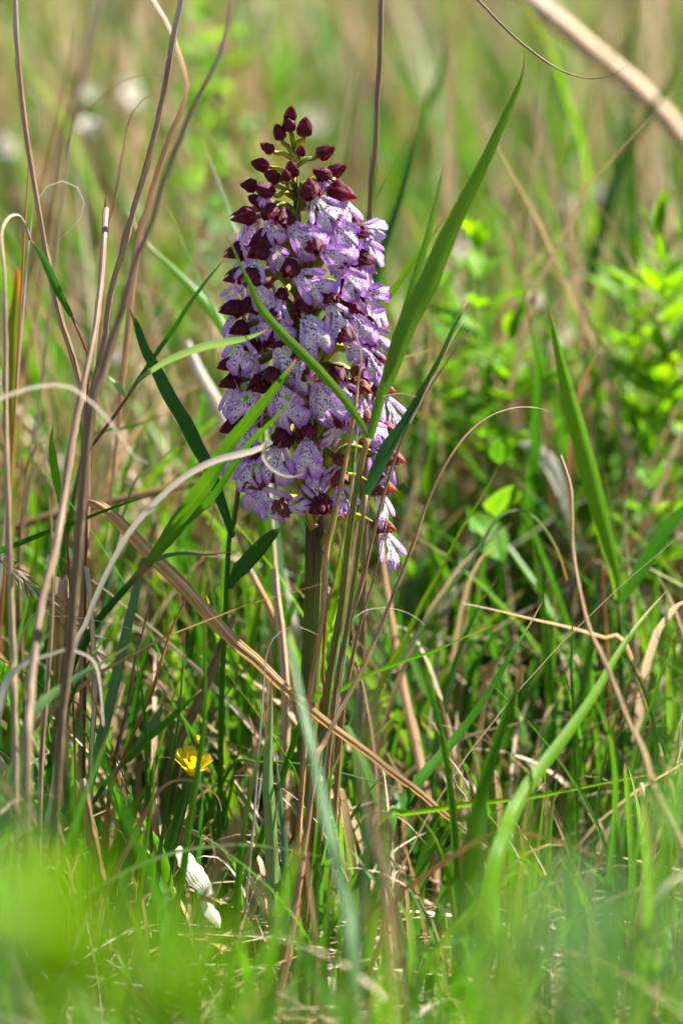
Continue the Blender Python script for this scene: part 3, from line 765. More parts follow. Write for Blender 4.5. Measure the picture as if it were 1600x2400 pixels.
hero('grass_plant', 'green leaf with a dried curled tip on a dark red stem, beside the leftmost reed', 'grass',
     (T_, 'red', 9, [(204, 1000), (208, 860), (200, 806), (189, 786), (168, 740)], -.02),
     (B, 'grass', 20, [(168, 741), (152, 710), (136, 679), (107, 614), (88, 582), (73, 561)], (-.02, -.03), dict(prof=[(0, .55), (.3, .9), (.6, 1), (.85, .5), (1, .08)])))
hero('dry_curl', 'small orange curl of dry grass hooked beside the leftmost reed', 'dry curl',
     (B, 'orange', 8, [(66, 420), (75, 357), (89, 304), (98, 257), (84, 236), (64, 246), (57, 268)], .03, dict(prof='curl')))
hero('dry_curl', 'fine pale curl looping down right of the leftmost reed', 'dry curl',
     (B, 'white', 6, [(70, 560), (89, 468), (118, 432), (157, 425), (189, 446), (198, 475), (189, 511), (161, 543), (136, 564)], .05, dict(prof='curl')))
hero('dry_curl', 'long pale blurred arc of dry grass high behind the reeds', 'dry curl',
     (B, 'grey', 8, [(165, 330), (200, 268), (232, 232), (286, 193), (339, 175), (393, 182), (446, 204), (500, 232), (525, 257)], .12, dict(prof='curl')))
hero('dry_curl', 'pinkish brown dry blade curving over behind the splintered stalk', 'dry curl',
     (B, 'brown', 11, [(248, 600), (264, 500), (275, 446), (286, 375), (300, 296), (321, 246), (357, 221), (414, 216)], .08, dict(prof='curl')))
hero('grass_plant', 'dark jointed stem rising left to right with thin green leaf and pale arching leaf', 'grass',
     (T_, 'red', 11, [(196, 1120), (214, 1049), (243, 1010), (264, 981), (296, 935), (321, 896)], (-.03, -.04)),
     (B, 'dark', 11, [(321, 896), (343, 864), (375, 817), (411, 766), (439, 721), (482, 661), (532, 600)], (-.04, -.05), dict(prof=[(0, .9), (.5, 1), (.8, .6), (1, .1)])),
     (B, 'pale', 19, [(321, 897), (343, 878), (393, 846), (464, 817), (521, 803), (580, 792), (630, 771)], (-.04, -.065), dict(prof=[(0, .45), (.2, .7), (.5, 1), (.75, .85), (1, .05)], tw=(35, 15))),
     (B, 'pale', 13, [(296, 932), (275, 903), (252, 881)], -.04, dict(prof='leaf')))
hero('blade_of_grass', 'yellow-green backlit blade slanting down left behind the spike', 'grass blade',
     (B, 'bright', 30, [(590, 980), (560, 850), (536, 786), (500, 732), (446, 671), (393, 618), (343, 571), (300, 500)], (.10, .14), dict(prof=[(0, .3), (.2, .6), (.4, 1), (.8, .9), (1, .3)], tw=(5, 20))))
hero('blade_of_grass', 'narrow bright blade above the yellow-green one behind the spike', 'grass blade',
     (B, 'bright', 17, [(585, 930), (539, 800), (511, 743), (471, 664), (436, 586), (404, 507), (382, 461)], (.10, .12), dict(tw=(15, 30))))
hero('blade_of_grass', 'soft blue-green blade slanting down to the spike beside the upper hoods', 'grass blade',
     (B, 'blue', 18, [(585, 640), (560, 560), (540, 500), (515, 430), (490, 370), (470, 320)], (.13, .16), dict(tw=(25, 35))))
hero('blade_of_grass', 'green upright lance leaf standing alone left of the lower reeds', 'grass blade',
     (T_, 'red', 7, [(166, 1420), (161, 1314), (154, 1249), (143, 1190)], -.03), (B, 'bright', 20, [(143, 1192), (139, 1153), (130, 1099), (123, 1039), (127, 989)], -.03, dict(prof='leaf', fold=.6)))
hero('blade_of_grass', 'long dark green leaf lying nearly flat across the left reeds', 'grass blade',
     (B, 'dark', 20, [(-60, 1330), (0, 1292), (54, 1271), (107, 1249), (161, 1231), (250, 1196), (321, 1171), (379, 1153), (420, 1140)], (-.02, -.05), dict(prof='blade', tw=(40, 40))))
hero('dry_curl', 'pale blurred arc crossing in front of the left reeds', 'dry curl',
     (B, 'white', 15, [(-90, 1000), (-40, 950), (0, 935), (54, 914), (110, 903), (145, 902), (171, 910), (214, 942), (250, 978), (303, 1053), (328, 1083), (350, 1086)], (-.16, -.16), dict(prof='curl', tw=(20, 45))))
hero('dry_curl', 'white dried leaf arching over at the lower left edge', 'dry curl',
     (B, 'white', 22, [(-20, 1760), (0, 1647), (22, 1589), (67, 1549), (112, 1536), (156, 1522), (192, 1531), (223, 1553), (236, 1611), (243, 1701)], (-.15, -.13), dict(prof=[(0, .8), (.4, .9), (.65, 1), (.8, .35), (1, .15)], tw=(10, 35))))
hero('blade_of_grass', 'wide grey-green leaf beside the white arched leaf', 'grass blade',
     (B, 'pale', 38, [(60, 1720), (100, 1650), (138, 1616), (201, 1576), (268, 1536), (312, 1507)], (-.14, -.12), dict(prof='leaf', tw=(5, 10))))
hero('dry_stalk', 'snapped hollow stub of tan stalk between the reeds', 'dry stalk',
     (T_, 'tan', 32, [(140, 1700), (142, 1600), (143, 1528), (145, 1430), (146, 1356)], .0, dict(prof='tube', jag=.6, sides=12)))
hero('dry_stalk', 'hair-thin pale stalk lying across below the snapped stub', 'dry stalk',
     (T_, 'white', 6, [(60, 1470), (132, 1446), (196, 1449), (250, 1460), (321, 1478), (382, 1506)], -.05, dict(prof='thin')))
hero('dry_stalk', 'thin orange-brown stalk slanting below the lower left flowers', 'dry stalk',
     (T_, 'orange', 10, [(262, 1850), (286, 1785), (321, 1701), (357, 1620), (379, 1546), (403, 1474), (428, 1421), (461, 1331), (482, 1289), (496, 1224), (507, 1149)], (-.03, .0), dict(prof='thin')))
hero('dry_stalk', 'dark brown stalk standing left of the slanting orange-brown one', 'dry stalk',
     (T_, 'brown', 12, [(255, 1880), (259, 1839), (277, 1750), (303, 1634), (321, 1522), (332, 1492), (350, 1421), (375, 1360)], -.03, dict(prof='thin')))
hero('yellowing_leaf', 'yellowing leaf with orange tip by the left edge', 'leaf',
     (B, 'yellowing', 24, [(28, 960), (32, 850), (33, 760), (40, 690), (43, 632)], .10, dict(prof='band', fold=.5)))

# dry feathery seed head on the lower left
def panicle(label, px0, px1, px2, Y, n, seed):
    rd = random.Random(seed)
    s = [P(px0[0], px0[1], Y), P(px1[0], px1[1], Y), P(px2[0], px2[1], Y)]
    root = Vector((s[0].x - .01, s[0].y + .01, -.008))
    e = empty('seed_head', root)
    stem_pts = [root, root.lerp(s[0], .6) + Vector((-.004, 0, .006)), s[0], s[1], s[2]]
    o = tube('stem', stem_pts, .0005, M['brown'], prof='thin', seg=24, sides=6); o.parent = e; o.matrix_parent_inverse = Matrix.Translation(root).inverted()
    for i in range(n):
        t = rd.random() ** .8
        a = s[0].lerp(s[1], t * 2) if t < .5 else s[1].lerp(s[2], t * 2 - 1)
        d = (s[2] - s[0]).normalized()
        q = Vector((rd.gauss(0, .3), rd.gauss(0, .3), rd.gauss(0, .3)))
        b2 = a + (d + q) * rd.uniform(.007, .016)
        o = blade('bristle', [a, a.lerp(b2, .5) + q * .001, b2], rd.uniform(.0004, .0009), M['white' if rd.random() < .45 else 'plum'], prof='leaf', seg=5, across=2)
        o.parent = e; o.matrix_parent_inverse = Matrix.Translation(root).inverted()
    tag(e, label, 'seed head')
panicle('feathery dry seed head drooping at the left edge beside the reeds', (-20, 1290), (50, 1350), (118, 1416), -.02, 60, 3)
panicle('small dry seed head hanging beside the snapped tan stub', (158, 1440), (192, 1480), (228, 1530), .01, 40, 4)

# -- lower left
hero('grass_plant', 'green leaf and stem forking from a node left of the yellow flower', 'grass',
     (T_, 'dark', 14, [(190, 1930), (223, 1875), (260, 1820), (286, 1794)], -.04),
     (B, 'grass', 17, [(286, 1794), (348, 1732), (402, 1683), (473, 1616)], -.04, dict(prof=[(0, .6), (.5, 1), (1, .3)])),
     (B, 'blue', 26, [(286, 1792), (310, 1770), (330, 1745), (352, 1710), (372, 1675), (385, 1640)], -.035, dict(prof='leaf')))
hero('dead_leaf', 'grey split dry leaf leaning behind the yellow flower', 'dry blade',
     (B, 'plum', 26, [(395, 1860), (402, 1812), (428, 1723), (473, 1634), (527, 1500), (550, 1440)], .02, dict(prof='band', fold=.6)))
hero('dry_stalk', 'dark grey twig slanting up right from behind the yellow flower', 'dry stalk',
     (T_, 'plum', 10, [(420, 1800), (437, 1763), (491, 1687), (558, 1589), (620, 1513)], .02, dict(prof='thin')))
hero('dead_leaf', 'arched orange-brown dry blade bending down under the yellow flower', 'dry blade',
     (B, 'brown', 20, [(240, 2120), (250, 2093), (277, 2031), (308, 1973), (344, 1901), (379, 1848), (419, 1828), (468, 1835), (509, 1866), (520, 1901)], (-.10, -.08), dict(prof=[(0, .8), (.4, 1), (.6, .7), (.8, .35), (1, .1)])))
hero('dry_stalk', 'mottled brown dead stalk standing in the lower left grass', 'dry stalk',
     (T_, 'brown', 28, [(246, 2120), (241, 2089), (228, 2013), (210, 1924), (192, 1830)], -.08, dict(prof=[(0, .7), (.5, 1), (1, .9)], jag=.6)))
hero('blade_of_grass', 'green blade standing right in front of the yellow flower', 'grass blade',
     (B, 'grass', 18, [(415, 2120), (428, 2058), (446, 1924), (464, 1803), (480, 1678), (482, 1500), (484, 1440)], -.12, dict(prof='blade')))
hero('blade_of_grass', 'slim dark green blade rising left of the yellow flower', 'grass blade',
     (B, 'dark', 11, [(375, 2000), (384, 1946), (402, 1812), (420, 1678), (433, 1500), (436, 1470)], -.06))
hero('blade_of_grass', 'wide deep green blade below the yellow flower', 'grass blade',
     (B, 'dark', 30, [(378, 2050), (393, 1991), (415, 1924), (442, 1835), (462, 1770)], -.04, dict(prof='leaf')))
hero('blade_of_grass', 'bowed blue-green blade running nearly level over the pale stones', 'grass blade',
     (B, 'blue', 12, [(150, 2130), (223, 2084), (312, 2035), (402, 2000), (491, 1984), (580, 1980), (640, 1986), (700, 1995), (770, 2012)], -.16, dict(tw=(35, 40))))
hero('blade_of_grass', 'striped pale green leaf upright below the orchid stem', 'grass blade',
     (B, 'pale', 32, [(640, 2060), (638, 1981), (634, 1893), (629, 1817), (633, 1721), (636, 1640), (637, 1587)], -.08, dict(prof=[(0, .4), (.25, .7), (.5, 1), (.7, .8), (.85, .45), (1, .04)], fold=.5)))
hero('blade_of_grass', 'second pale leaf drooping beside the striped upright one', 'grass blade',
     (B, 'blue', 20, [(670, 2060), (668, 1980), (660, 1890), (650, 1800), (646, 1740)], -.08))
hero('blade_of_grass', 'thin yellow-green stem slanting down right toward the striped leaf', 'grass blade',
     (T_, 'bright', 8, [(700, 1840), (674, 1781), (625, 1705), (558, 1612), (509, 1545)], -.05, dict(prof='thin')))
hero('blade_of_grass', 'soft grey-green blade blurred in front of the orchid foot', 'grass blade',
     (B, 'blue', 28, [(830, 2260), (815, 2130), (784, 1989), (757, 1874), (734, 1759), (711, 1664), (692, 1568), (678, 1490), (675, 1465)], (-.34, -.24), dict(prof='blade')))
hero('dry_stalk', 'thick blurred brown stalk close to the lens, right of the orchid foot', 'dry stalk',
     (T_, 'brown', 26, [(925, 2300), (915, 2150), (905, 2000), (893, 1880), (882, 1760), (875, 1640), (880, 1500), (890, 1380)], (-.55, -.5), dict(prof='thin')))
hero('dry_stalk', 'blurred brown dead stalk leaning left near the lens', 'dry stalk',
     (T_, 'brown', 20, [(500, 2050), (540, 1960), (580, 1830), (610, 1700), (622, 1560), (628, 1430)], (-.42, -.4), dict(prof='thin')))
hero('blade_of_grass', 'long level green stalk behind the lower dry stems', 'grass blade',
     (T_, 'grass', 10, [(540, 1800), (600, 1788), (677, 1788), (753, 1801), (845, 1824), (944, 1851), (1010, 1875)], -.02, dict(prof='thin')))

# -- lower right
hero('blade_of_grass', 'yellow-green stalk lying level across the lower right grass', 'grass blade',
     (B, 'bright', 18, [(900, 1925), (941, 1908), (1021, 1897), (1097, 1885), (1200, 1874), (1274, 1864), (1389, 1841), (1521, 1815)], -.10, dict(prof='thin', fold=.5)))
hero('blade_of_grass', 'strong green blade leaning right in the lower right corner grass', 'grass blade',
     (B, 'bright', 38, [(1150, 2060), (1182, 1956), (1199, 1910), (1251, 1824), (1320, 1732), (1389, 1634), (1448, 1531), (1510, 1445), (1558, 1388)], (-.22, -.06), dict(prof=[(0, .7), (.2, 1), (.5, .95), (.75, .6), (.9, .28), (1, .03)], fold=.3)))
hero('blade_of_grass', 'straight mid-green blade leaning right from below the orchid', 'grass blade',
     (B, 'grass', 28, [(915, 1930), (937, 1897), (983, 1828), (1029, 1775), (1078, 1717), (1136, 1637), (1200, 1530), (1240, 1465), (1270, 1410)], (-.10, -.02), dict(tw=(15, 30))))
hero('blade_of_grass', 'wide soft green blade with blunt tip beside the straight leaning ones', 'grass blade',
     (B, 'grass', 46, [(1110, 1960), (1136, 1836), (1166, 1740), (1200, 1644), (1228, 1560)], -.15, dict(prof=[(0, .5), (.3, 1), (.6, .8), (.9, .4), (1, .25)])))
hero('blade_of_grass', 'pale blue-green leaf standing upright in the lower right grass', 'grass blade',
     (B, 'blue', 36, [(1118, 2040), (1124, 1970), (1132, 1893), (1122, 1840), (1113, 1800)], -.08, dict(prof='leaf', tw=(0, 10))))
hero('blade_of_grass', 'green blade tilted up right with sharp tip under the bowed stalk', 'grass blade',
     (B, 'grass', 16, [(720, 1660), (780, 1629), (850, 1588), (946, 1550), (1017, 1526), (1089, 1493), (1166, 1462)], -.05, dict(tw=(35, 40))))
hero('blade_of_grass', 'thin yellow-green blade rising right of the orchid stem', 'grass blade',
     (B, 'bright', 16, [(880, 1640), (931, 1531), (946, 1507), (993, 1407), (1041, 1321), (1079, 1244), (1127, 1167), (1175, 1081)], .03))
hero('blade_of_grass', 'bluish blade arching over with dry brown tip behind right grass', 'grass blade',
     (B, 'blue', 18, [(880, 1630), (946, 1536), (1003, 1450), (1051, 1383), (1118, 1292), (1156, 1225), (1185, 1201), (1213, 1194), (1252, 1211), (1280, 1244), (1309, 1297), (1328, 1359)], (.06, .05), dict(prof=[(0, .8), (.3, 1), (.55, .7), (.8, .45), (1, .2)])))
hero('dead_leaf', 'brown dead blade standing right of the orchid foot', 'dry blade',
     (B, 'brown', 22, [(1000, 1860), (987, 1797), (971, 1721), (952, 1644), (937, 1568), (918, 1453), (902, 1345), (892, 1250), (886, 1150)], (.04, .10), dict(prof=[(0, .6), (.3, .9), (.5, 1), (.7, .8), (1, .3)], fold=.5)))
hero('dry_stalk', 'long brown stalk bending down to the lower right corner', 'dry stalk',
     (T_, 'brown', 20, [(1630, 2060), (1600, 1990), (1532, 1847), (1504, 1755), (1471, 1689), (1424, 1569), (1381, 1474), (1357, 1378), (1342, 1282), (1338, 1149), (1314, 1067)], (-.24, -.06), dict(prof=[(0, 1.1), (.4, 1), (.6, .6), (1, .25)])))
hero('dead_leaf', 'pale straw blade lying level across the right middle grass', 'dry blade',
     (B, 'tan', 15, [(1470, 1520), (1424, 1497), (1328, 1469), (1242, 1450), (1161, 1430), (1084, 1414)], .02, dict(prof='thin')))
hero('dry_curl', 'arched brown and grey stalk low in the right foreground', 'dry curl',
     (B, 'brown', 14, [(930, 2110), (964, 2076), (1044, 2019), (1125, 1967), (1194, 1947), (1274, 1962), (1360, 1990), (1417, 2019), (1475, 2076)], -.17, dict(prof='curl', tw=(35, 45))))
hero('dry_curl', 'forked silver wisp of dry grass above the arched brown stalk', 'dry curl',
     (B, 'white', 5, [(1100, 1890), (1078, 1855), (1061, 1813), (1067, 1786)], -.06, dict(prof='thin')), (B, 'white', 5, [(1098, 1850), (1092, 1836), (1071, 1801), (1046, 1769)], -.06, dict(prof='thin')))
hero('dry_curl', 'white hair-thin hoop of dry grass over the orchid foot', 'dry curl',
     (B, 'white', 6, [(620, 1580), (630, 1520), (642, 1495), (665, 1476), (692, 1468), (719, 1476), (745, 1488)], -.07, dict(prof='curl')))
hero('dry_curl', 'fine pale hoop of dry grass right of the orchid stem', 'dry curl',
     (B, 'white', 6, [(815, 1500), (833, 1445), (868, 1428), (902, 1424), (944, 1432), (975, 1447), (994, 1465)], -.05, dict(prof='curl')))
hero('blade_of_grass', 'level green-tipped leaf spraying right low in the foreground', 'grass blade',
     (B, 'blue', 16, [(900, 2260), (975, 2231), (1044, 2208), (1130, 2202), (1250, 2203), (1360, 2197)], -.22, dict(tw=(35, 45))))

# -- behind the spike, right side
hero('reed_stalk', 'dark brown jointed reed behind the spike, running up past the top edge', 'reed',
     (T_, 'plum', 17, [(862, 720), (866, 600), (869, 430), (879, 349), (883, 239), (890, 139), (893, 0), (894, -40)], .05, dict(nodes=(.6, .82))),
     (B, 'bright', 16, [(858, 700), (860, 600), (866, 520), (874, 450), (884, 370), (888, 300)], .05, dict(prof='blade')))
hero('dead_leaf', 'thin pinkish dry blade leaning behind the jointed reed', 'dry blade',
     (B, 'brown', 12, [(800, 560), (815, 430), (832, 300), (848, 190), (856, 140)], .2))
hero('blade_of_grass', 'deep bluish green blade blurred right of the jointed reed', 'grass blade',
     (B, 'dark', 34, [(872, 760), (888, 612), (903, 564), (931, 488), (960, 382), (984, 268), (1000, 210)], .16, dict(prof='leaf')))
hero('blade_of_grass', 'yellow-green blade half hidden behind the broad bright one', 'grass blade',
     (B, 'bright', 24, [(850, 820), (893, 722), (931, 669), (970, 607), (1008, 559), (1051, 497), (1089, 449)], .05, dict(prof=[(0, .4), (.4, .45), (.6, 1), (.8, .8), (1, .1)])))
hero('dry_curl', 'fine dark tendril dipping across the top right', 'dry curl',
     (T_, 'plum', 7, [(1040, -90), (1120, 0), (1156, 38), (1204, 86), (1257, 129), (1304, 160), (1352, 179), (1391, 184), (1434, 175), (1472, 153)], .02, dict(prof='thin', root=False)))
hero('reed_stalk', 'thick pale pinkish reed slanting across the top right corner', 'reed',
     (B, 'pink', 46, [(1900, 600), (1700, 410), (1600, 325), (1567, 282), (1520, 234), (1472, 187), (1400, 129), (1328, 67), (1247, 0), (1200, -40)], .50, dict(prof='tube', fold=.9, tw=(10, 10), wav=.01)))
hero('blade_of_grass', 'blurred dark blade crossing the thick pale reed', 'grass blade',
     (B, 'dark', 36, [(1380, 700), (1415, 520), (1443, 416), (1472, 354), (1529, 254), (1567, 191), (1600, 120), (1640, 40)], .45, dict(prof='leaf')))
hero('dry_stalk', 'blurred pinkish tan stalk leaning left behind right herbs', 'dry stalk',
     (T_, 'pink', 28, [(1440, 960), (1400, 813), (1371, 741), (1347, 645), (1319, 550), (1299, 430), (1261, 263)], .45, dict(prof='thin')))
hero('grass_plant', 'tall green blade with folded base and dark side leaf at right', 'grass',
     (T_, 'dark', 14, [(1456, 1640), (1452, 1498), (1448, 1402)], .08),
     (B, 'bright', 46, [(1448, 1410), (1438, 1330), (1414, 1235), (1390, 1139), (1366, 1044), (1333, 924), (1304, 803), (1285, 717)], (.08, .05), dict(prof=[(0, .3), (.2, .75), (.4, 1), (.6, .9), (.8, .55), (1, .04)], fold=.5)),
     (B, 'dark', 36, [(1448, 1416), (1481, 1369), (1519, 1306), (1558, 1244), (1600, 1196), (1650, 1150)], (.08, .04), dict(prof='leaf')))
hero('dead_leaf', 'pale curved dead leaf arching behind the right grass', 'dry blade',
     (B, 'bleached', 40, [(1345, 1330), (1335, 1230), (1318, 1165), (1300, 1110), (1280, 1075), (1250, 1050), (1215, 1040)], .2, dict(prof=[(0, .03), (.78, .06), (.84, .5), (.92, 1), (.98, .6), (1, .1)], tw=(40, 0))))
for lab_, nm_, sp_ in [
    ('grey dry stalk between the edge stalk and the snapped stub', 'dry_stalk', (T_, 'grey', 15, [(98, 1780), (112, 1600), (122, 1450), (124, 1300), (116, 1160), (104, 1040)], -.10, dict(prof='thin'))),
    ('brown dry stalk behind the feathery seed head', 'dry_stalk', (T_, 'brown', 13, [(62, 1700), (50, 1500), (46, 1300), (62, 1120), (86, 960)], .06, dict(prof='thin'))),
    ('pale stalk beside the base of the tall leaning reed', 'dry_stalk', (T_, 'pink', 16, [(214, 1800), (222, 1620), (216, 1450), (204, 1330)], -.04, dict(prof='stem', jag=.6))),
    ('blurred brown stalk lying level behind the left reeds', 'dry_stalk', (T_, 'brown', 22, [(20, 1240), (110, 1212), (200, 1192), (330, 1160), (460, 1135), (600, 1120)], .14, dict(prof='thin', root=False))),
    ('blurred pale straw slanting behind the lower left of spike', 'dead_leaf', (B, 'white', 30, [(600, 1120), (565, 1060), (530, 985), (500, 925), (464, 860), (440, 800)], .18, dict(prof='band', fold=.6))),
    ('tall tan stalk behind the left reeds leaning right', 'dry_stalk', (T_, 'tan', 10, [(60, 900), (90, 700), (120, 520), (150, 330), (168, 160), (176, 20)], .22, dict(prof='thin'))),
    ('orange-brown thin stalk behind the leftmost reed', 'dry_stalk', (T_, 'orange', 12, [(50, 760), (75, 600), (100, 430), (135, 250), (170, 110), (165, 0)], .25, dict(prof='thin'))),
    ('hazy brown stalk leaning right near the lens below the orchid', 'dry_stalk', (T_, 'brown', 18, [(560, 2200), (620, 2050), (690, 1900), (750, 1760), (800, 1640)], -.38, dict(prof='thin'))),
    ('hazy brown stalk leaning left near the lens below the orchid', 'dry_stalk', (T_, 'pink', 16, [(905, 2120), (880, 1980), (850, 1850), (835, 1720), (838, 1600)], -.36, dict(prof='thin'))),
    ('thin brown stem crossing the pale stones', 'dry_stalk', (T_, 'brown', 11, [(440, 2170), (500, 2060), (570, 1960), (640, 1880), (720, 1800)], -.2, dict(prof='thin'))),
    ('grey dry blade upright just left of the orchid stem', 'dead_leaf', (B, 'pink', 24, [(668, 1800), (672, 1650), (662, 1500), (650, 1400), (646, 1330)], .03, dict(prof='band', fold=.6))),
    ('tan dead blade behind the orchid stem leaning left', 'dead_leaf', (B, 'tan', 20, [(700, 1700), (680, 1560), (640, 1440), (600, 1360), (575, 1310)], .05, dict(prof='band', fold=.6))),
    ('brown leaning stalk between orchid stem and brown dead blade', 'dry_stalk', (T_, 'brown', 15, [(800, 1700), (822, 1560), (850, 1440), (880, 1340), (905, 1230)], -.03, dict(prof='thin'))),
    ('pale dry stalk rising behind the tall folded blade at right', 'dry_stalk', (T_, 'pink', 13, [(1490, 1560), (1478, 1400), (1462, 1240), (1470, 1100)], .12, dict(prof='thin'))),
    ('rusty stalk beside the stem of the tall folded blade', 'dry_stalk', (T_, 'orange', 13, [(1425, 1640), (1420, 1500), (1412, 1380), (1408, 1260)], .1, dict(prof='thin'))),
]: hero(nm_, lab_, 'dry stalk' if nm_ == 'dry_stalk' else 'dead leaf', sp_)

EXTRA = [  # more separate blades standing between: material, width, points, depth, label
    ('grass', 12, [(1345, 1680), (1338, 1569), (1342, 1435), (1345, 1380)], .0, 'thin upright green blade below the tall folded blade at right'),
    ('grass', 14, [(1300, 1750), (1290, 1560), (1270, 1380), (1255, 1240)], .08, 'upright green blade behind the level pale straw'),
    ('bright', 18, [(1285, 1620), (1270, 1430), (1250, 1290), (1240, 1180)], .10, 'bright narrow leaf under the blue-green arch at right'),
    ('dark', 16, [(1545, 1800), (1520, 1650), (1480, 1560), (1430, 1480)], .02, 'dark blade leaning left near the right edge'),
    ('grass', 12, [(1490, 1760), (1530, 1640), (1560, 1540), (1590, 1450)], -.02, 'slim green blade leaning right near the right edge'),
    ('grass', 9, [(1400, 1880), (1420, 1760), (1450, 1660), (1480, 1560)], -.05, 'fine green blade between the brown stalk and bright blade'),
    ('bright', 15, [(1060, 2110), (1040, 2020), (1010, 1950), (960, 1890)], -.12, 'short bright blade bending left under the level stalk'),
    ('bright', 22, [(905, 2330), (900, 2200), (895, 2080), (893, 2000)], -.16, 'stubby yellow-green blade upright at the bottom centre'),
    ('blue', 24, [(830, 2300), (850, 2130), (855, 1960), (850, 1810)], -.25, 'soft blue blade upright beside the blurred brown stalk'),
    ('grass', 18, [(560, 2060), (575, 1930), (600, 1800), (640, 1700)], -.1, 'green blade leaning right over the pale stones'),
    ('grass', 20, [(740, 2090), (745, 1970), (765, 1850), (800, 1760)], -.1, 'green blade rising just right of the orchid foot'),
    ('bright', 14, [(330, 2080), (345, 1960), (360, 1850), (362, 1720)], -.1, 'bright slim blade left of the arched orange-brown dry blade'),
    ('grass', 20, [(300, 1780), (320, 1640), (352, 1500), (395, 1380)], .06, 'green blade behind the two slanting brown stalks'),
    ('bright', 16, [(250, 1650), (270, 1500), (300, 1380), (350, 1240)], .10, 'backlit blade rising behind the silvery arching curl'),
    ('grass', 14, [(470, 1600), (460, 1450), (440, 1320), (430, 1180)], .08, 'upright blade behind the blue-green pointing leaf'),
    ('bright', 22, [(60, 1500), (75, 1380), (90, 1250), (80, 1120)], .12, 'blurred bright blade between edge stalk and lance leaf'),
    ('grass', 18, [(270, 1250), (300, 1100), (350, 980), (420, 880)], .16, 'soft green blade behind the dark jointed stem'),
    ('dark', 20, [(200, 1060), (290, 1010), (380, 975), (440, 955)], .08, 'dark level blade behind the dark jointed stem'),
    ('blue', 12, [(300, 1170), (380, 1080), (440, 1000), (470, 955)], .06, 'grey-blue blade behind the dark diagonal blade'),
    ('bright', 20, [(1010, 1240), (1000, 1140), (1015, 1040), (1040, 930)], .16, 'yellow-green blade behind the bowed slim stalk'),
    ('bright', 20, [(880, 860), (930, 840), (985, 828), (1030, 812)], .08, 'short bright leaf spreading right behind broad blade base'),
    ('blue', 30, [(960, 1420), (990, 1320), (1040, 1240), (1090, 1190)], .2, 'wide blurred grey-blue leaf right of the orchid stem'),
    ('dark', 22, [(1090, 1640), (1120, 1540), (1180, 1470), (1260, 1440)], .12, 'dark blurred leaf arching behind the leaning blades'),
    ('bright', 24, [(1240, 480), (1300, 400), (1340, 300), (1365, 190)], .9, 'blurred yellow-green blade below the thick pale reed'),
]
for m_, wd_, pts_, Y_, lab_ in EXTRA:
    hero('blade_of_grass', lab_, 'grass blade', (B, m_, wd_, pts_, (Y_, Y_ - .01), dict(tw=(random.uniform(0, 30), random.uniform(10, 50)))))

# ------------------------------------------------------------------ herbs
def leaf_mesh(seed, ratio):
    rd = random.Random(seed); n, m = 10, 4; v, uv, tv, f = [], [], [], []
    for i in range(n + 1):
        t = i / n; w_ = ratio * 0.5 * (math.sin(math.pi * min(1, t ** .8)) ** 1.05 + .01)
        for k in range(m + 1):
            s = -1 + 2 * k / m
            v.append((s * w_, t, -.18 * t * t + .12 * abs(s) * ratio + .05 * noise.noise(Vector((t * 3, s, seed))))); uv.append(((s + 1) / 2, t * .02)); tv.append(t)
    for i in range(n):
        for k in range(m): f.append((i * 5 + k, i * 5 + k + 1, (i + 1) * 5 + k + 1, (i + 1) * 5 + k))
    o = mesh_obj('leaf', v, f, uv, {'tv': tv}); me = o.data; bpy.data.objects.remove(o); return me
LEAVES = {}
for key, ratio in (('narrow', .26), ('oval', .42), ('broad', .72)):
    for mk in ('herb', 'herb_blue', 'herb_bright'):
        LEAVES[key, mk] = []
        for s in range(3):
            me = leaf_mesh(s + 7 * len(LEAVES), ratio); me.materials.append(M[mk]); LEAVES[key, mk].append(me)

def herb(label, x, ytop, ybot, Y, nodes, Lpx, shape, mk='herb', fan=3, seed=0, name='leafy_herb', lean=0.0, up=.55, stemw=8, cat='herb'):
    rd = random.Random(seed)
    top = P(x, ytop, Y); low = P(x - lean, ybot, Y)
    root = Vector((low.x - (top.x - low.x) * .2, Y, -.006))
    low.z = max(low.z, .002)
    e = empty(name, root)
    inv = Matrix.Translation(root).inverted()
    pts = [root, low.lerp(root, .4) + Vector((rd.uniform(-.004, .004), 0, 0)), low, low.lerp(top, .5) + Vector((rd.uniform(-.004, .004), rd.uniform(-.004, .004), 0)), top]
    c, L = spline(pts, 40)
    o = tube('stem', pts, stemw / 2 * mpp(top), M['herb'], prof='thin', seg=24, sides=6); o.parent = e; o.matrix_parent_inverse = inv
    lz = low.z
    cand = [q for q in c if q.z >= lz - .001]
    ang = rd.uniform(0, 6)
    for i in range(nodes):
        t = i / max(1, nodes - 1)
        p = cand[min(len(cand) - 1, int(t * (len(cand) - 1)))]
        ang += 2.4
        s = Lpx * mpp(p) * rd.uniform(.75, 1.15) * (1 - .35 * max(0, t - .7) / .3)
        el = up + .7 * max(0, t - .75) / .25 + rd.uniform(-.2, .2)
        for k in range(fan):
            a = ang + (k - (fan - 1) / 2) * .8
            d = Vector((math.cos(a) * math.cos(el), math.sin(a) * math.cos(el), math.sin(el)))
            zz = Vector((0, 0, 1)) - d * d.z; zz.normalize()
            zz = Matrix.Rotation(rd.uniform(-.5, .5), 3, d) @ zz
            lf = bpy.data.objects.new('leaf', rd.choice(LEAVES[shape, mk])); col.objects.link(lf)
            lf.parent = e; lf.matrix_basis = Matrix.Translation(-root) @ frame(p, d.cross(zz), d, zz, s * (1.15 if k == (fan - 1) / 2 else 1))
    tag(e, label, cat)

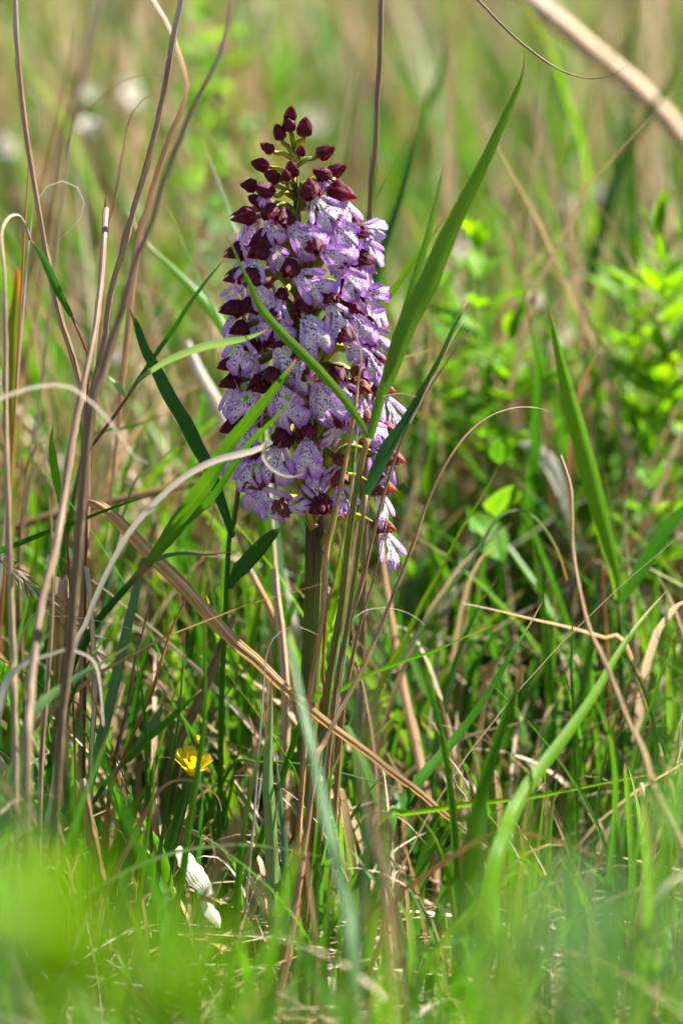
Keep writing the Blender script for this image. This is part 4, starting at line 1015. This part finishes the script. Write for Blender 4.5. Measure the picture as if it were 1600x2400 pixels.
herb('leafy green herb with upright narrow leaves at the right edge', 1545, 555, 1040, .26, 12, 160, 'narrow', mk='herb_bright', fan=3, seed=1, up=.75)
herb('third narrow-leaved herb left of the one at the right edge', 1490, 640, 1060, .32, 11, 140, 'narrow', mk='herb_bright', fan=3, seed=22, up=.8)
herb('second narrow-leaved herb cut by the right edge', 1602, 600, 1080, .30, 11, 155, 'narrow', mk='herb_bright', fan=3, seed=2, up=.7)
herb('bright oval-leaved herb right of the broad bright blade', 1120, 590, 1060, .27, 8, 150, 'oval', mk='herb_bright', fan=3, seed=3, up=.5)
herb('low bright herb with rounded leaves in the right middle', 1200, 800, 1240, .25, 7, 150, 'oval', mk='herb_bright', fan=3, seed=4, up=.6)
herb('yellow-green herb behind the tip of the dark narrow leaf', 1040, 690, 1120, .30, 8, 145, 'oval', fan=3, seed=5, up=.5)
herb('oval-leaved herb right of the tall folded blade', 1520, 1080, 1380, .22, 6, 130, 'oval', fan=3, seed=6, up=.6)
herb('herb with large pointed leaf below the right middle herb', 1175, 1090, 1330, .14, 3, 135, 'broad', fan=1, seed=7, up=1.1)
herb('tall bright herb with pointed leaves at the top left behind the reeds', 470, -20, 520, .62, 14, 130, 'narrow', mk='herb_bright', fan=3, seed=8, up=.6)
herb('blurred bright herb top centre-left behind the frayed reed top', 560, 180, 560, .75, 8, 120, 'narrow', fan=3, seed=9, up=.5)
herb('small herb behind the upper left of the spike', 500, 420, 720, .4, 8, 76, 'narrow', mk='herb_blue', fan=3, seed=10)
herb('low green herb between the two tall right-hand blades', 1420, 1080, 1330, .3, 7, 90, 'oval', fan=3, seed=21)
# close to the lens along the bottom, far out of focus
herb('blurred yellow-green leafy plant filling the lower left corner', 130, 2100, 2460, -1.28, 8, 280, 'broad', mk='herb_bright', fan=3, seed=11, up=.95, stemw=12)
herb('blurred pale green plant at the bottom left edge', 10, 1930, 2440, -1.15, 6, 190, 'oval', mk='herb_blue', fan=3, seed=12, up=.8, stemw=10)
herb('blurred green leafy plant at bottom, right of the yellow-green one', 430, 2250, 2480, -1.28, 7, 230, 'broad', mk='herb_bright', fan=3, seed=13, up=.9, stemw=10)
herb('blurred bright plant rising bottom right of centre', 1190, 1980, 2440, -1.12, 7, 170, 'oval', mk='herb_bright', fan=3, seed=14, up=.95, stemw=10)
herb('blurred blue-green plant in the lower right corner', 1430, 2130, 2460, -1.25, 6, 230, 'oval', mk='herb_blue', fan=3, seed=15, up=.9, stemw=10)
herb('blurred green plant at the right edge low down', 1640, 1580, 2420, -1.1, 9, 190, 'oval', fan=3, seed=16, up=.7, stemw=10)

# ------------------------------------------------------------------ small flowers
def petal_mesh(name, ratio, mat):
    v, f, uv, tv = [], [], [], []; n, m = 7, 4
    for i in range(n + 1):
        t = i / n; w_ = ratio * .5 * interp([(0, .3), (.4, .8), (.8, 1), (.95, .95), (1, .8)], t)
        for k in range(m + 1):
            s = -1 + 2 * k / m
            v.append((s * w_, t - (.05 if (i == n and k % 2) else 0), .1 * t * t - .08 * abs(s) * ratio)); uv.append(((s + 1) / 2, t)); tv.append(t)
    for i in range(n):
        for k in range(m): f.append((i * 5 + k, i * 5 + k + 1, (i + 1) * 5 + k + 1, (i + 1) * 5 + k))
    o = mesh_obj(name, v, f, uv, {'tv': tv}, mat); me = o.data; bpy.data.objects.remove(o); return me
PW, PY = petal_mesh('petal', .42, M['petal_white']), petal_mesh('petal', .26, M['petal_yellow'])

def dome(name, r, zs, mat, parent, m):
    bm = bmesh.new(); bmesh.ops.create_uvsphere(bm, u_segments=12, v_segments=8, radius=1)
    for v in bm.verts: v.co = Vector((v.co.x * r, v.co.y * r, v.co.z * zs))
    me = bpy.data.meshes.new(name); bm.to_mesh(me); bm.free(); me.materials.append(mat)
    me.polygons.foreach_set('use_smooth', [True] * len(me.polygons))
    o = bpy.data.objects.new(name, me); col.objects.link(o); o.parent = parent; o.matrix_basis = m
    return o

def small_flower(name, label, cat, x, y, Y, r, petals, pm, tilt, heading, spread, rings=1, seed=0, group=None, bend=(0, 0)):
    """flower head at (x, y, Y) on its own stem"""
    rd = random.Random(seed)
    h = P(x, y, Y)
    root = Vector((h.x + bend[0], h.y + bend[1], -.006)); e = empty(name, root); inv = Matrix.Translation(root).inverted()
    ax = Vector((math.cos(heading) * math.sin(tilt), math.sin(heading) * math.sin(tilt), math.cos(tilt)))
    o = tube('stem', [root, root.lerp(h, .5) + Vector((bend[0] * .3, 0, .004)), h - ax * r * .5], .0007, M['calyx'], seg=14, sides=6); o.parent = e; o.matrix_parent_inverse = inv
    q = Vector((0, 1, 0)) if abs(ax.y) < .9 else Vector((1, 0, 0))
    ux = q.cross(ax).normalized(); uy = ax.cross(ux)
    for g in range(rings):
        for k in range(petals):
            a = 2 * math.pi * (k + .5 * g) / petals + rd.uniform(-.1, .1)
            out_ = ux * math.cos(a) + uy * math.sin(a)
            sp = spread - .25 * g + rd.uniform(-.1, .1)
            d = (out_ * math.sin(sp) + ax * math.cos(sp)).normalized(); sd_ = ax.cross(out_).normalized(); zz = sd_.cross(d)
            lf = bpy.data.objects.new('petal', pm); col.objects.link(lf); lf.parent = e
            lf.matrix_basis = Matrix.Translation(-root) @ frame(h + d * r * .12, sd_, d, zz, r * rd.uniform(.9, 1.05) * (1 - .15 * g))
    m0 = Matrix.Translation(-root) @ frame(h, ux, uy, ax)
    dome('calyx', r * .30, r * .42, M['calyx'], e, m0 @ Matrix.Translation((0, 0, -r * .2)))
    if pm is PW: dome('centre', r * .3, r * .2, M['disc'], e, m0 @ Matrix.Translation((0, 0, r * .1)))
    return tag(e, label, cat, group)

small_flower('yellow_flower', 'small yellow hawkbit flower half open in the lower left grass', 'flower', 448, 1826, -.05,   .0140, 15, PY, .3, -1.1, .55, rings=3, seed=3, bend=(-.012, .012))
small_flower('yellow_flower', 'tiny orange-red bud tip peeking out behind the yellow flower', 'flower', 466, 1742, .0, .0035, 6, PY, .1, 0, .25, seed=4, bend=(-.004, .01))
WF = [(735, 285, .95, .0085, 'round white flower blurred just right of the topmost buds'), (310, 215, .8, .0085, 'white flower blurred high up between the left reeds'),
      (208, 300, .6, .0062, 'small white flower blurred beside the far grey reed'), (213, 218, .7, .0048, 'tiny white flower above the one by the far reed'),
      (1392, 455, .7, .0062, 'white flower blurred above the right herbs'), (1347, 478, .75, .0055, 'pale flower left of the white one above right herbs'),
      (1095, 590, .5, .0085, 'creamy white flower over the oval-leaved herb'), (1328, 782, .5, .0058, 'round pale flower between right herbs'),
      (1285, 815, .5, .0052, 'dim pale flower left of the round one between herbs'), (1255, 690, .6, .006, 'cream flower behind the leaf tips of the right herb'),
      (1445, 815, .5, .006, 'pale flower beside the stem of the right edge herb'), (1020, 295, 1.1, .0085, 'faint white flower blurred right of the deep green blade'),
      (280, 830, .35, .0045, 'small white flower low behind the plum-brown stalk'), (25, 340, .7, .0075, 'pale flower blurred at the left edge')]
for i, (x, y, Y_, r, lab) in enumerate(WF):
    small_flower('white_flower', lab, 'flower', x, y, Y_, r, 8, PW, 1.0 + .3 * math.sin(i * 2.1), -1.57 + .6 * math.sin(i), 1.25, seed=30 + i, group='white flowers scattered behind the orchid', bend=(.01 * math.sin(i * 3), .02))

# ------------------------------------------------------------------ pale dead leaves caught low in the grass
hero('dead_leaf', 'crumpled white dead leaf caught low in the grass below the yellow flower', 'dead leaf',
     (B, 'bleached', 46, [(418, 1985), (440, 2015), (462, 2048), (486, 2082), (500, 2100)], (-.095, -.10), dict(prof=[(0, .3), (.2, .8), (.5, 1), (.8, .8), (1, .3)], fold=.5, wav=.05, tw=(-50, -35), root=False)))
hero('dead_leaf', 'smaller white dead leaf just below the crumpled one', 'dead leaf',
     (B, 'bleached', 30, [(470, 2112), (490, 2130), (508, 2152), (515, 2175)], -.10, dict(prof=[(0, .3), (.3, 1), (.7, .9), (1, .2)], fold=.4, wav=.05, tw=(-50, -40), root=False)))
hero('dead_leaf', 'small white dead leaf lying low at bottom centre', 'dead leaf',
     (B, 'bleached', 34, [(838, 2236), (860, 2218), (885, 2206), (905, 2204)], -.12, dict(prof=[(0, .2), (.3, 1), (.7, .9), (1, .2)], fold=.5, wav=.1, tw=(20, 0), root=False)))
hero('dead_leaf', 'thin white chip of dead leaf in the lower right grass', 'dead leaf',
     (B, 'bleached', 16, [(1305, 2250), (1325, 2244), (1350, 2250)], -.12, dict(prof='leaf', root=False)))

# ------------------------------------------------------------------ the meadow's uncountable grass
TH = math.tan(math.atan(800 * PX / D0))
def img_y(p):
    """photo row of world points (n,3)"""
    d = p - np.array(CAM)
    f = d @ np.array(FWD); u = d @ np.array(UP)
    return 1200 - u / f * D0 / PX

CLEAR = [(395, 570, 1600, 1850, -.03), (200, 300, 1160, 1270, -.0), (290, 420, 1230, 1375, -.01), (405, 520, 1340, 1475, -.02), (500, 620, 1440, 1570, -.03), (600, 720, 1540, 1660, -.04), (700, 830, 1630, 1745, -.05), (820, 940, 1725, 1830, -.06), (930, 1060, 1810, 1920, -.07), (415, 530, 1985, 2170, -.085), (830, 920, 2170, 2250, -.1), (1060, 1200, 570, 800, .23), (1470, 1600, 540, 900, .23), (1130, 1260, 800, 1040, .2), (395, 500, 1745, 1850, -.045), (490, 950, 230, 1340, .05), (690, 765, 1330, 1560, .0), (425, 520, 2020, 2150, -.06), (600, 670, 1620, 1900, -.08)]
def field(n, y0, y1, margin, clump=0.5, nclump=None, spread=0.02):
    Y = y0 + (y1 - y0) * rng.random(n)
    # more blades where the view is wider
    hw = (Y + 2.2) * TH + margin
    keep = rng.random(n) < hw / hw.max()
    Y = Y[keep]; hw = hw[keep]
    X = (rng.random(len(Y)) * 2 - 1) * hw
    nc = nclump or max(4, len(Y) // 25)
    ci = rng.integers(0, len(Y), nc); k = rng.integers(0, nc, len(Y))
    c = rng.random(len(Y)) < clump
    X = np.where(c, X[ci][k] + rng.normal(0, spread, len(Y)), X)
    Y = np.where(c, np.clip(Y[ci][k] + rng.normal(0, spread, len(Y)), y0, y1), Y)
    return X, Y

def strands(name, label, cat, X, Y, h, wd, lean, mat, seg=6, droop=0.25, rnd=None, top=None, z0=-0.01, across=2, phi=None, z=None, near=False):
    """one mass of blades: base (X, Y), height h, width wd, lean = sideways reach / height; top(Y, n) = highest photo row allowed"""
    n = len(X)
    if phi is None: phi = rng.random(n) * 2 * np.pi
    yaw = phi + np.pi / 2 + rng.normal(0, 0.6, n)
    t = np.linspace(0, 1, seg + 1)[None, :]
    ex = 1.6 + rng.random(n)[:, None] * 1.2
    base = np.zeros((n, 3)); base[:, 0] = X; base[:, 1] = Y; base[:, 2] = z0 if z is None else z
    if top is not None:
        lim = top(X, Y, n)
        for _ in range(14):
            tip = base.copy(); tip[:, 0] += np.cos(phi) * lean * h; tip[:, 1] += np.sin(phi) * lean * h; tip[:, 2] += h * (1 - droop * 0.6)
            bad = img_y(tip) < lim
            h = np.where(bad, h * 0.86, h)
    dr = (droop * rng.random(n))[:, None]
    px = base[:, 0:1] + (np.cos(phi) * lean * h)[:, None] * t ** ex
    py = base[:, 1:2] + (np.sin(phi) * lean * h)[:, None] * t ** ex
    pz = base[:, 2:3] + h[:, None] * (t - dr * t ** 3)
    c = np.stack([px, py, pz], -1)
    wob = np.sin(t * (2 + 3 * rng.random((n, 1))) + 6 * rng.random((n, 1))) * t
    c[..., 0] += wob * (h * rng.normal(0, .035, n))[:, None]; c[..., 1] += wob * (h * rng.normal(0, .035, n))[:, None]
    prof = np.interp(t[0], [0, .15, .4, .7, .9, 1], [.6, .8, 1, .75, .35, .03])
    hw = (wd[:, None] / 2) * prof[None, :]
    tws = yaw[:, None] + rng.normal(0, 0.8, n)[:, None] * t
    S = np.stack([np.cos(tws), np.sin(tws), np.zeros_like(tws)], -1)
    offs = np.linspace(-1, 1, across + 1)
    V = np.empty((n, seg + 1, across + 1, 3), dtype=np.float32)
    for k, s in enumerate(offs):
        V[:, :, k, :] = c + S * (s * hw)[..., None]
        if across == 2 and k == 1:
            V[:, :, k, 0] += np.sin(tws) * hw * 0.35; V[:, :, k, 1] -= np.cos(tws) * hw * 0.35
    # nothing grows up in front of what the place leaves open
    dd = c - np.array(CAM); fz = dd @ np.array(FWD)
    ix = 800 + dd[..., 0] / fz * D0 / PX; iy = 1200 - (dd @ np.array(UP)) / fz * D0 / PX
    ok = np.ones(n, dtype=bool)
    for x0, x1, y0, y1, ym in CLEAR:
        ok &= ~((ix > x0) & (ix < x1) & (iy > y0) & (iy < y1) & (c[..., 1] < ym)).any(axis=1)
    if near:
        k = 7; tt = np.linspace(0, seg, seg * k + 1); i0 = np.minimum(tt.astype(int), seg - 1); fr_ = tt - i0
        lx = ix[:, i0] * (1 - fr_) + ix[:, i0 + 1] * fr_; ly = iy[:, i0] * (1 - fr_) + iy[:, i0 + 1] * fr_
        lY = c[:, i0, 1] * (1 - fr_) + c[:, i0 + 1, 1] * fr_
        gx = np.clip((lx // 10).astype(int), 0, 163); gy = np.clip((ly // 10).astype(int), 0, 243)
        hid = ((lY < OPEN[gy, gx] - .006) & (lx > 0) & (ly > 0)).mean(axis=1) > .02
        ok &= ~(hid & (rng.random(n) < .9))
    V = V[ok]; h = h[ok]; n = int(ok.sum())
    rnd = (rng.random(n) if rnd is None else rnd[ok])
    m = across + 1; per = (seg + 1) * m
    f = np.array([(i * m + k, i * m + k + 1, (i + 1) * m + k + 1, (i + 1) * m + k) for i in range(seg) for k in range(across)], dtype=np.int32)
    F = (f[None] + (np.arange(n, dtype=np.int32) * per)[:, None, None]).reshape(-1, 4)
    me = bpy.data.meshes.new(name)
    me.vertices.add(n * per); me.vertices.foreach_set('co', V.reshape(-1))
    me.loops.add(F.size); me.loops.foreach_set('vertex_index', F.ravel())
    me.polygons.add(len(F)); me.polygons.foreach_set('loop_start', np.arange(len(F), dtype=np.int32) * 4)
    me.polygons.foreach_set('loop_total', np.full(len(F), 4, dtype=np.int32))
    me.polygons.foreach_set('use_smooth', np.ones(len(F), dtype=bool))
    me.update(calc_edges=True)
    uv = np.empty((n, seg + 1, m, 2), dtype=np.float32)
    uv[..., 0] = ((offs + 1) / 2)[None, None, :]; uv[..., 1] = (t * h[:, None])[..., None]
    ul = me.uv_layers.new(name='UVMap'); ul.data.foreach_set('uv', uv.reshape(-1, 2)[F.ravel()].ravel())
    a = me.attributes.new('rnd', 'FLOAT', 'POINT'); a.data.foreach_set('value', np.repeat(rnd.astype(np.float32), per))
    a = me.attributes.new('tv', 'FLOAT', 'POINT'); a.data.foreach_set('value', np.broadcast_to(t[0].astype(np.float32)[None, :, None], (n, seg + 1, m)).ravel())
    me.materials.append(mat)
    o = bpy.data.objects.new(name, me); col.objects.link(o)
    return tag(o, label, cat, kind='stuff')

U = lambda n, a, b: a + (b - a) * rng.random(n)

# around the orchid: the grass that is in focus
def photo_x(X, Y): return 800 + X / (Y + 2.2) * 2.2 / PX
def top_near(X, Y, n):
    px = photo_x(X, Y)
    front = 1480 + 560 * rng.random(n) ** 0.7
    back = 980 + 800 * rng.random(n) ** 0.75
    t_ = np.where(Y < -0.03, front, back)
    t_ = np.where((Y < -0.035) & (px > 385) & (px < 500), np.maximum(t_, 1880), t_)     # the small yellow flower stands clear
    return t_
X, Y = field(1700, -0.06, 0.24, 0.18, 0.5, nclump=200, spread=.012); n = len(X)
Y = np.where(X > .035, Y + .11, Y)
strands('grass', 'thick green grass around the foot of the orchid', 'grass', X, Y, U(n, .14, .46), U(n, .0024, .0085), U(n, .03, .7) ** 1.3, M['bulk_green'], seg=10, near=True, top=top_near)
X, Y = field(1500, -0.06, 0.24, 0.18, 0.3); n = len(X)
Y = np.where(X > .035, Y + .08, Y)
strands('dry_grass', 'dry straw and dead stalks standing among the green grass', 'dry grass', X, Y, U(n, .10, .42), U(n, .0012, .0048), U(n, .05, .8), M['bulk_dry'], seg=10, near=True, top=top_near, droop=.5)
X, Y = field(1100, -0.38, -0.06, 0.16, 0.5, nclump=80, spread=.012); n = len(X)
strands('grass', 'green grass just in front of the orchid', 'grass', X, Y, U(n, .10, .34), U(n, .0022, .0070), U(n, .03, .6) ** 1.3, M['bulk_green'], seg=10, near=True, top=top_near)
X, Y = field(380, -0.38, -0.06, 0.16, 0.3); n = len(X)
strands('dry_grass', 'dry stalks just in front of the orchid', 'dry grass', X, Y, U(n, .08, .34), U(n, .0010, .0040), U(n, .05, .7), M['bulk_dry'], seg=10, near=True, top=top_near, droop=.5)
# fallen straw on the soil
X, Y = field(2600, -0.7, 0.9, 0.2, 0.2); n = len(X)
strands('straw_litter', 'bleached fallen straw lying on the soil', 'litter', X, Y, U(n, .012, .04), U(n, .001, .006), U(n, 2, 6), M['bulk_dry'], seg=4, droop=.8, rnd=U(n, .2, 1), z=U(n, .0, .03))
# in front: loose grass below the lens
def top_front(X, Y, n): return 2060 + 320 * rng.random(n) ** 0.7
X, Y = field(800, -0.9, -0.36, 0.14, 0.5); n = len(X)
strands('grass', 'soft green grass between the lens and the orchid', 'grass', X, Y, U(n, .12, .36), U(n, .003, .009), U(n, .05, .7), M['bulk_green'], seg=7, top=top_front)
X, Y = field(260, -0.9, -0.38, 0.12, 0.3); n = len(X)
strands('dry_grass', 'blurred dry stalks in the near grass', 'dry grass', X, Y, U(n, .08, .28), U(n, .0015, .004), U(n, .1, .6), M['bulk_dry'], seg=6, top=top_front)
# behind: the meadow in three depths
def top_mid(X, Y, n): return 380 + 1000 * rng.random(n) ** 0.9
X, Y = field(3400, 0.24, 0.9, 0.25, 0.6, spread=.03); n = len(X)
strands('grass', 'green grass standing just behind the orchid', 'grass', X, Y, U(n, .16, .50), U(n, .0030, .0095), U(n, .03, .55), M['bulk_green'], seg=6, top=top_mid)
X, Y = field(4800, 0.24, 0.9, 0.25, 0.4, spread=.03); n = len(X)
strands('dry_grass', 'brown dead stalks just behind the orchid', 'dry grass', X, Y, U(n, .16, .52), U(n, .0014, .0050), U(n, .05, .6), M['bulk_dry'], seg=6, top=top_mid, droop=.4)
X, Y = field(11000, 0.9, 3.2, 0.35, 0.6, spread=.05); n = len(X)
strands('grass', 'blurred green grass of the meadow farther back', 'grass', X, Y, U(n, .12, .44), U(n, .003, .012), U(n, .05, .5), M['bulk_green'], seg=4, across=1)
X, Y = field(7500, 0.9, 3.2, 0.35, 0.5, spread=.06); n = len(X)
strands('dry_grass', 'blurred tan stalks of the meadow farther back', 'dry grass', X, Y, U(n, .14, .50), U(n, .002, .009), U(n, .05, .5), M['bulk_dry'], seg=4, across=1)
X, Y = field(12000, 3.2, 9.0, 0.6, 0.5, spread=.12); n = len(X)
strands('grass', 'far green grass at the top of the view', 'grass', X, Y, U(n, .12, .42), U(n, .004, .012), U(n, .05, .5), M['bulk_green'], seg=3, across=1)
X, Y = field(5500, 3.2, 9.0, 0.6, 0.5, spread=.12); n = len(X)
strands('dry_grass', 'far tan grass at the top of the view', 'dry grass', X, Y, U(n, .14, .48), U(n, .004, .012), U(n, .05, .5), M['bulk_dry'], seg=3, across=1)

# tall thin stems standing up through the background
def top_tall(X, Y, n): return -200 + 900 * rng.random(n)
X, Y = field(480, 0.35, 1.6, 0.3, 0.3); n = len(X)
strands('dry_grass', 'tall thin straw stems rising through the blurred background', 'dry grass', X, Y, U(n, .40, .72), U(n, .0018, .0050), U(n, .02, .25), M['bulk_dry'], seg=8, droop=.1, top=top_tall, rnd=U(n, .1, 1))
X, Y = field(300, 0.35, 1.6, 0.3, 0.3); n = len(X)
strands('grass', 'tall green blades rising through the blurred background', 'grass', X, Y, U(n, .36, .66), U(n, .004, .010), U(n, .03, .35), M['bulk_green'], seg=8, droop=.2, top=top_tall)
